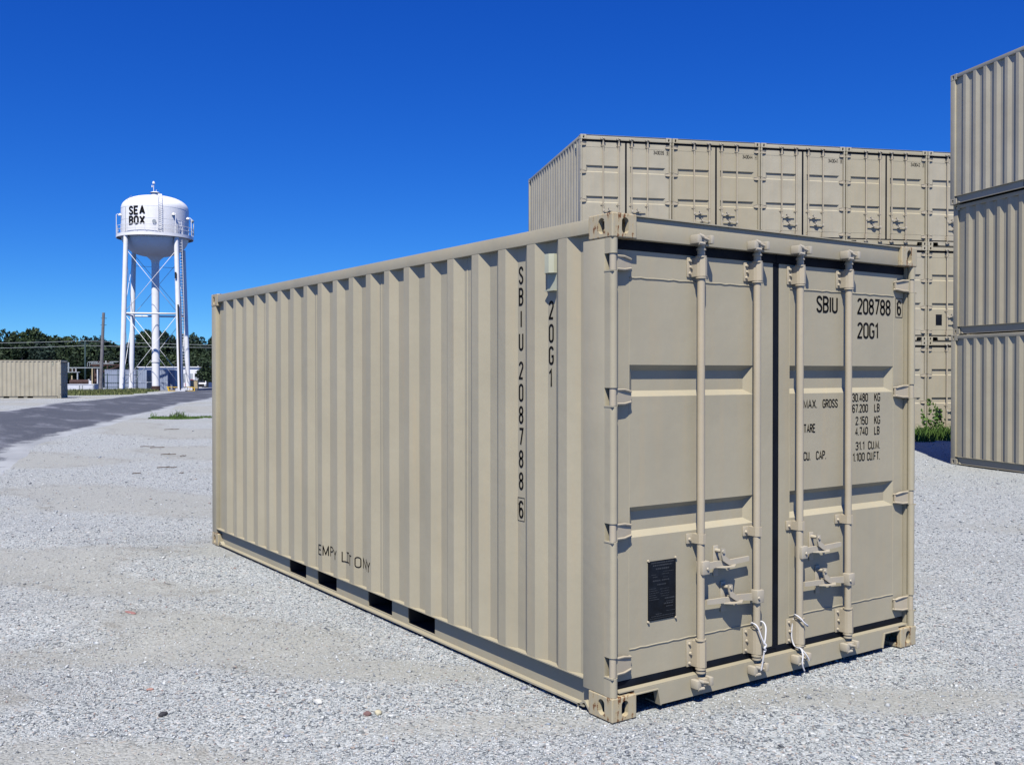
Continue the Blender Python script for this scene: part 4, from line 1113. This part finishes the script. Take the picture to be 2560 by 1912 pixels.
# pickup truck
p = ground_at(503.5, 186); r = empty('pickup_truck', p, FACEA + R(14)); tag(r, 'white pickup truck parked facing the yard at the right of the water tower', 'truck')
mb = MB(); mb.prism([(-2.4, .55), (-2.4, 1.02), (-2.28, 1.12), (-1.1, 1.2), (3.0, 1.2), (3.0, .5)], 0, -.98, .98)
mb.prism([(-1.1, 1.19), (-.45, 1.78), (.9, 1.82), (1.15, 1.19)], 0, -.86, .86); mb.build('body', M['carwhite'], r)
mb = MB(); mb.add([(-.78, -1.075, 1.235), (.78, -1.075, 1.235), (.72, -.50, 1.755), (-.72, -.50, 1.755)], [(0, 1, 2, 3)]); mb.build('windscreen', M['glass'], r)
mb = MB(); mb.box(-.62, .62, -2.44, -2.402, .62, .98, .01); mb.build('grille', M['dark'], r)
for s_ in (-1, 1):
    mb = MB(); mb.box(s_ * .82 - .14, s_ * .82 + .14, -2.45, -2.403, .76, .98, .01); mb.build('headlight', M['concrete'], r)
    mb = MB(); mb.box(s_ * 1.12 - .1, s_ * 1.12 + .1, -.95, -.85, 1.15, 1.38, .02); mb.build('mirror', M['dark'], r)
    for y_ in (-1.5, 2.0):
        mb = MB(); mb.cyl((s_ * .75, y_, .38), (s_ * 1.0, y_, .38), .38, n=18); mb.build('wheel', M['tyre'], r)
mb = MB(); mb.box(-1.0, 1.0, -2.55, -2.45, .4, .6, .02); mb.build('bumper', M['dark'], r)
# red reel
p = ground_at(477, 176); r = empty('cable_reel', p, FACEA); tag(r, 'red cable reel between the tower leg and the white truck', 'reel')
for y_ in (-.35, .35):
    mb = MB(); mb.cyl((0, y_ - .03, .95), (0, y_ + .03, .95), .95, n=24); mb.build('flange', M['red'], r)
mb = MB(); mb.cyl((0, -.32, .95), (0, .32, .95), .5, n=20); mb.build('drum', M['rust'], r)
# tan crate
p = ground_at(482.5, 99.5); r = empty('wooden_crate', p, FACEA + R(12)); tag(r, 'tan crate behind the yellow steel rack at the foot of the tower', 'crate')
mb = MB(); mb.box(-.52, .50, -.5, .5, .1, 1.02); mb.build('box', M['tan'], r)
mb = MB()
for x_ in (-.45, 0, .42): mb.box(x_ - .05, x_ + .05, -.5, .5, 0, .098)
for z_ in (.12, .96): mb.box(-.53, .51, -.52, -.502, z_, z_ + .06)
mb.build('slat', M['wood'], r)
# yellow rack
p = ground_at(452, 94); r = empty('steel_rack', p, FACEA); tag(r, 'low yellow steel rack lying at the foot of the water tower', 'rack')
m_ = 94 / FPX; mb = MB()
mb.prism([(-1.30, .42), (1.0, .42), (1.32, .34), (1.36, .0), (1.29, .0), (1.24, .28), (.98, .36), (-1.20, .36)], 1, -.05, .05)
mb.prism([(-1.32, .45), (-1.19, .43), (-1.03, .0), (-1.17, .0)], 1, -.12, .12)
mb.box(-1.1, 1.28, -.04, .04, .0, .05)
mb.build('frame', M['yellow'], r)
for i in range(9):
    mb = MB(); x_ = -.92 + i * .25; mb.cyl((x_, 0, .04), (x_ + .06, 0, .37), .022, n=6); mb.build('bar', M['yellow'], r)

# ------------------------------------------------------------------ vegetation
def mat_leaf(name, a, b, trans=True):
    m, t, bs = newmat(name); at_ = N(t, 'ShaderNodeAttribute', attribute_name='tint')
    t.links.new(ramp(t, at_.outputs['Fac'], [(0, a), (1, b)]), bs.inputs['Base Color'])
    bs.inputs['Roughness'].default_value = 0.7; bs.inputs['Specular IOR Level'].default_value = 0.25
    return m
def tri_mesh(name, V, nv, tint):
    """V: (n*nv,3) of separate faces with nv corners"""
    n = len(V) // nv
    me = bpy.data.meshes.new(name); me.vertices.add(n * nv); me.vertices.foreach_set('co', V.astype(np.float32).ravel())
    me.loops.add(n * nv); me.loops.foreach_set('vertex_index', np.arange(n * nv, dtype=np.int32))
    me.polygons.add(n); me.polygons.foreach_set('loop_start', np.arange(0, n * nv, nv, dtype=np.int32)); me.polygons.foreach_set('loop_total', np.full(n, nv, dtype=np.int32))
    me.update(calc_edges=True)
    a = me.attributes.new('tint', 'FLOAT', 'POINT'); a.data.foreach_set('value', np.repeat(tint, nv).astype(np.float32)); return me
def leaves(centers, size, tint, name):
    n = len(centers); a = rng.normal(size=(n, 3)); a /= np.linalg.norm(a, axis=1)[:, None]
    b = rng.normal(size=(n, 3)); b -= a * (a * b).sum(1)[:, None]; b /= np.linalg.norm(b, axis=1)[:, None]
    s = size * rng.uniform(.6, 1.3, (n, 1))
    q = np.stack([centers - a * s, centers + b * s * .6, centers + a * s, centers - b * s * .6], 1).reshape(-1, 3)
    return tri_mesh(name, q, 4, tint)
LEAF = [mat_leaf('leaf_dark', (0.010, 0.022, 0.012), (0.038, 0.062, 0.026)), mat_leaf('leaf_mid', (0.016, 0.034, 0.014), (0.06, 0.09, 0.032)), mat_leaf('leaf_blue', (0.010, 0.023, 0.018), (0.032, 0.056, 0.038))]
def crown_mesh(h, wd, seed, n=2600):
    r_ = np.random.default_rng(seed); K = 15
    cc_ = r_.normal(size=(K, 3)); cc_ /= np.linalg.norm(cc_, axis=1)[:, None]; cc_ *= r_.uniform(.25, .82, (K, 1))
    rad = r_.uniform(.26, .46, K); idx = r_.integers(0, K, n)
    d_ = r_.normal(size=(n, 3)); d_ /= np.linalg.norm(d_, axis=1)[:, None]
    P_ = cc_[idx] + d_ * (rad[idx] * r_.uniform(.55, 1.05, n) ** .6)[:, None]
    P_ *= np.array([wd / 2, wd / 2, h * .44]); P_[:, 2] += h * .56
    P_ = P_[P_[:, 2] > h * .08]
    tint = np.clip(r_.uniform(0, 1, K)[idx[:len(P_)]] * .6 + r_.uniform(0, .5, len(P_)), 0, 1)
    return leaves(P_, .34, tint, 'crown')
def trunk_mesh(h, r0, seed):
    rr = random.Random(seed); mb = MB(); mb.tube([(0, 0, -.3), (.05, .03, h * .25), (-.05, .08, h * .5), (0, 0, h * .8)], r0 * .8, 7)
    for i in range(6):
        a = rr.uniform(0, 6.28); z = h * rr.uniform(.28, .6); L = h * rr.uniform(.15, .28)
        mb.cyl((0, 0, z), (math.cos(a) * L, math.sin(a) * L, z + L * .8), r0 * .35, r0 * .1, n=5)
    return mb.mesh('trunk')
CR = [(crown_mesh(10, 6.5, s), trunk_mesh(10, .25, s)) for s in range(6)]
def tree(px, D, ytop, label, group=None, v=None, li=None, wk=1.0, name='tree'):
    p = ground_at(px, D); h = CAM.z + (931.6 - ytop) * D / FPX - p.z; v = random.randrange(6) if v is None else v
    r = empty(name, p, random.uniform(0, 6.28)); r.scale = (h / 10 * wk, h / 10 * wk, h / 10)
    tag(r, label, 'tree', group)
    link('trunk', CR[v][1], M['wood'], r) if not CR[v][1].users else None
    if CR[v][1].users and not any(c.name.startswith('trunk') for c in r.children):
        t_ = bpy.data.objects.new('trunk', CR[v][1]); col.objects.link(t_); t_.parent = r
    c_ = bpy.data.objects.new('crown', CR[v][0]); col.objects.link(c_); c_.parent = r
    if not CR[v][0].materials: CR[v][0].materials.append(LEAF[0])
    c_.material_slots[0].link = 'OBJECT'; c_.material_slots[0].material = LEAF[random.randrange(3) if li is None else li]
    return r
def ytop_at(px):
    return 2.0 + float(np.interp(px, [-300, 0, 30, 90, 110, 150, 200, 225, 245, 262, 285, 305, 322, 345, 355, 370, 395, 415, 432, 450, 462, 475, 500, 530, 900], [836, 833, 831, 826, 833, 838, 841, 839, 843, 851, 860, 861, 849, 848, 836, 826, 827, 838, 843, 843, 836, 834, 835, 838, 836]))
tree(376, 222, 823.5, 'tall rounded tree rising above the others straight behind the tower riser', v=2, li=1, wk=.8)
tree(396, 226, 830, 'tall tree just right of the one behind the tower riser', v=4, li=0, wk=.7)
tree(88, 220, 825, 'tallest tree of the left part of the far wood, above the lone container', v=1, li=0, wk=.8)
tree(519, 180, 897, 'bushy low tree beside the white truck at the right end of the white building', v=3, li=0, wk=1.6)
GRP = 'trees of the far wood along the horizon'; LAB = 'dark green leafy tree in the dense far wood along the horizon'
px_ = -260
while px_ < 900:
    tree(px_, random.uniform(214, 232), ytop_at(px_) + random.uniform(-2, 7), LAB, GRP, wk=random.uniform(.6, .95)); px_ += random.uniform(9, 17)
px_ = -250
while px_ < 900:
    tree(px_, random.uniform(202, 212), ytop_at(px_) + random.uniform(16, 40), LAB, GRP, wk=random.uniform(.95, 1.35)); px_ += random.uniform(12, 22)
# undergrowth that closes the wood at its foot
def undergrowth():
    n = 34000; px = rng.uniform(-280, 920, n); D = rng.uniform(212, 226, n)
    f = np.array(_F); r = np.array(_RT); c = np.array(CAM)
    P_ = c + D[:, None] * (f + r * ((px - 1280) / FPX)[:, None]); hmax = 7.6 + 1.2 * np.sin(px * .05) + .8 * np.sin(px * .17)
    P_[:, 2] = ground_z(P_[:, 0], P_[:, 1]) + rng.uniform(0, 1, n) * hmax
    me = leaves(P_, .75, rng.uniform(0, 1, n), 'undergrowth'); tag(link('undergrowth', me, LEAF[0]), 'dense dark undergrowth filling the foot of the far wood', 'undergrowth', kind='stuff')
undergrowth()
def blades(poly_pts, n, h0, h1, wd, name, label, mat, lean=.35, cat='grass', kind='stuff'):
    """grass blades in a set of (x, y, radius) blobs"""
    pp = np.array(poly_pts, float); wt = pp[:, 2] ** 2; idx = rng.choice(len(pp), n, p=wt / wt.sum())
    r = pp[idx, 2] * np.sqrt(rng.uniform(0, 1, n)); a = rng.uniform(0, 6.28, n)
    x = pp[idx, 0] + r * np.cos(a); y = pp[idx, 1] + r * np.sin(a); z = ground_z(x, y)
    hh = rng.uniform(h0, h1, n) * (1.1 - .6 * (r / pp[idx, 2]) ** 2); an = rng.uniform(0, 6.28, n); la = rng.uniform(0, 6.28, n)
    w_ = wd * rng.uniform(.6, 1.4, n); lx, ly = np.cos(la) * hh * lean * rng.uniform(0, 1.4, n), np.sin(la) * hh * lean
    B = np.stack([x, y, z], 1); dx = np.stack([np.cos(an) * w_, np.sin(an) * w_, 0 * w_], 1); m1 = B + np.stack([lx * .35, ly * .35, hh * .6], 1); tp_ = B + np.stack([lx, ly, hh], 1)
    V = np.stack([B - dx, B + dx, m1 + dx * .7, tp_, m1 - dx * .7], 1).reshape(-1, 3)
    me = tri_mesh(name, V, 5, rng.uniform(0, 1, n)); return tag(link(name, me, mat), label, cat, kind=kind)
GR = mat_leaf('grass_blade', (0.045, 0.075, 0.018), (0.20, 0.21, 0.085)); GR2 = mat_leaf('weed_leaf', (0.035, 0.09, 0.015), (0.12, 0.20, 0.04))
def gpt(px, D, r): p = ground_at(px, D); return (p.x, p.y, r)
blob = [gpt(px, D, 2.2) for px, D in ((172, 82), (190, 86), (205, 82), (222, 85), (235, 80), (250, 83), (268, 86), (285, 88), (300, 84), (262, 79), (215, 78), (185, 79), (320, 90), (335, 93))]
blades(blob, 16000, .06, .40, .035, 'grass', 'strip of rough green grass and weeds in front of the trough and tower', GR)
blob = [gpt(px, D, r) for px, D, r in ((388, 36.5, .3), (410, 37, .4), (425, 36.6, .45), (440, 36.6, .6), (458, 36.8, .55), (480, 37.2, .4), (505, 37.8, .3), (530, 38, .3), (560, 38.4, .4))]
blades(blob, 2600, .03, .11, .012, 'grass', 'small patch of green weeds on the gravel between the road and the foreground container', GR2, lean=.8)
blades([gpt(447, 36.9, .35), gpt(383, 36.8, .15)], 170, .12, .36, .010, 'weed_clump', 'taller weed tuft sprouting in the small patch beside the road', GR2, lean=.5, cat='weed', kind='stuff')
wb = []
for i in range(16):
    p = A0 + dirv * (PITCHX * (2.6 + i * .16)) + Vector((dirv.y, -dirv.x, 0)) * (.55 + .5 * (i % 3)); wb.append((p.x, p.y, .55))
blades(wb, 7000, .10, .42, .010, 'grass', 'green grass growing along the foot of the stacked row', GR2, lean=.5)
def weed(c, n, h, rad, label):
    P_ = []
    for k in range(n):
        a = rng.uniform(0, 6.28); r = rad * math.sqrt(rng.random()); hh = h * rng.uniform(.5, 1); lx, ly = rng.normal(0, .12, 2)
        for q in range(int(hh * 46)):
            t = rng.random() ** .8; P_.append((c.x + r * math.cos(a) + lx * t + rng.normal(0, .035 * (1.2 - t) + .01), c.y + r * math.sin(a) + ly * t + rng.normal(0, .035 * (1.2 - t) + .01), gz(c.x, c.y) + hh * t))
    me = leaves(np.array(P_), .045, rng.uniform(0, 1, len(P_)), 'weed_plant'); o = link('weed_plant', me, GR2); tag(o, label, 'weed')
fr_ = Vector((dirv.y, -dirv.x, 0))
weed(A0 + dirv * (PITCHX * 3.93) + fr_ * .5, 11, 1.02, .26, 'tall leafy weed standing against the row just right of the foreground container')
weed(A0 + dirv * (PITCHX * 4.22) + fr_ * .6, 5, .85, .16, 'thin upright weed in the middle of the gap before the row')
weed(A0 + dirv * (PITCHX * 4.45) + fr_ * .4, 7, .7, .3, 'low leafy weed beside the right-edge stack at the foot of the row')
# twigs on the gravel
TW = mat_plain('dead_twig', (0.10, 0.075, 0.055), 0.9, var=.3)
for i, (px_, py_, L, an) in enumerate(((410, 1074, .42, .2), (350, 1117, .35, -.2), (402, 1137, .3, .1), (375, 1120, .3, .3), (392, 1170, .35, .0), (330, 1185, .14, .4), (450, 1141, .12, .5), (448, 1184, .07, .3), (520, 1043, .35, .1))):
    d = at(px_, py_, 1) - CAM; p = CAM + d * (-CAM.z / d.z); a = -YAW + an; z = gz(p.x, p.y) + .016; mb = MB()
    mb.tube([(0, 0, 0), (L * .3 * math.cos(a), L * .3 * math.sin(a), .01), (L * .7 * math.cos(a + .1), L * .7 * math.sin(a + .1), .004), (L * math.cos(a), L * math.sin(a), .012)], .008, 5)
    if i % 2 == 0: mb.tube([(L * .4 * math.cos(a), L * .4 * math.sin(a), .008), (L * .6 * math.cos(a + .4), L * .6 * math.sin(a + .4), .02)], .005, 5)
    o = mb.build('twig', TW); o.location = (p.x, p.y, z); tag(o, 'thin dead twig lying on the gravel between the container and the road', 'twig', 'dead twigs scattered on the gravel')
# a few bigger stones worth picking out
def stone(px, py, s, c, label):
    d = at(px, py, 1) - CAM; p = CAM + d * (-CAM.z / d.z); bm = bmesh.new(); bmesh.ops.create_icosphere(bm, subdivisions=2, radius=1); r_ = random.Random(px)
    for v in bm.verts: v.co *= r_.uniform(.85, 1.1); v.co.x *= s[0]; v.co.y *= s[1]; v.co.z *= s[2]
    me = bpy.data.meshes.new('stone'); bm.to_mesh(me); bm.free(); o = link('stone', me, mat_plain('stone_colour', c, .8, var=.2, scale=40)); o.location = (p.x, p.y, gz(p.x, p.y) + s[2] * .5)
    o.rotation_euler = (0, 0, r_.uniform(0, 3)); tag(o, label, 'stone')
stone(407, 1796, (.024, .016, .014), (.035, .035, .04), 'small near-black stone on the gravel left of the container')
stone(326, 1535, (.07, .02, .006), (.30, .15, .13), 'flat brick red fragment on the gravel left of the container')
stone(375, 1724, (.02, .012, .008), (.34, .19, .15), 'small orange red chip on the gravel near the lower left')
stone(945, 1790, (.022, .018, .014), (.45, .41, .28), 'yellowish stone on the gravel in front of the container side')
stone(918, 1793, (.020, .018, .013), (.17, .10, .09), 'dark red stone beside the yellowish stone')
stone(795, 1765, (.028, .02, .016), (.55, .55, .5), 'larger pale stone on the gravel before the container side')
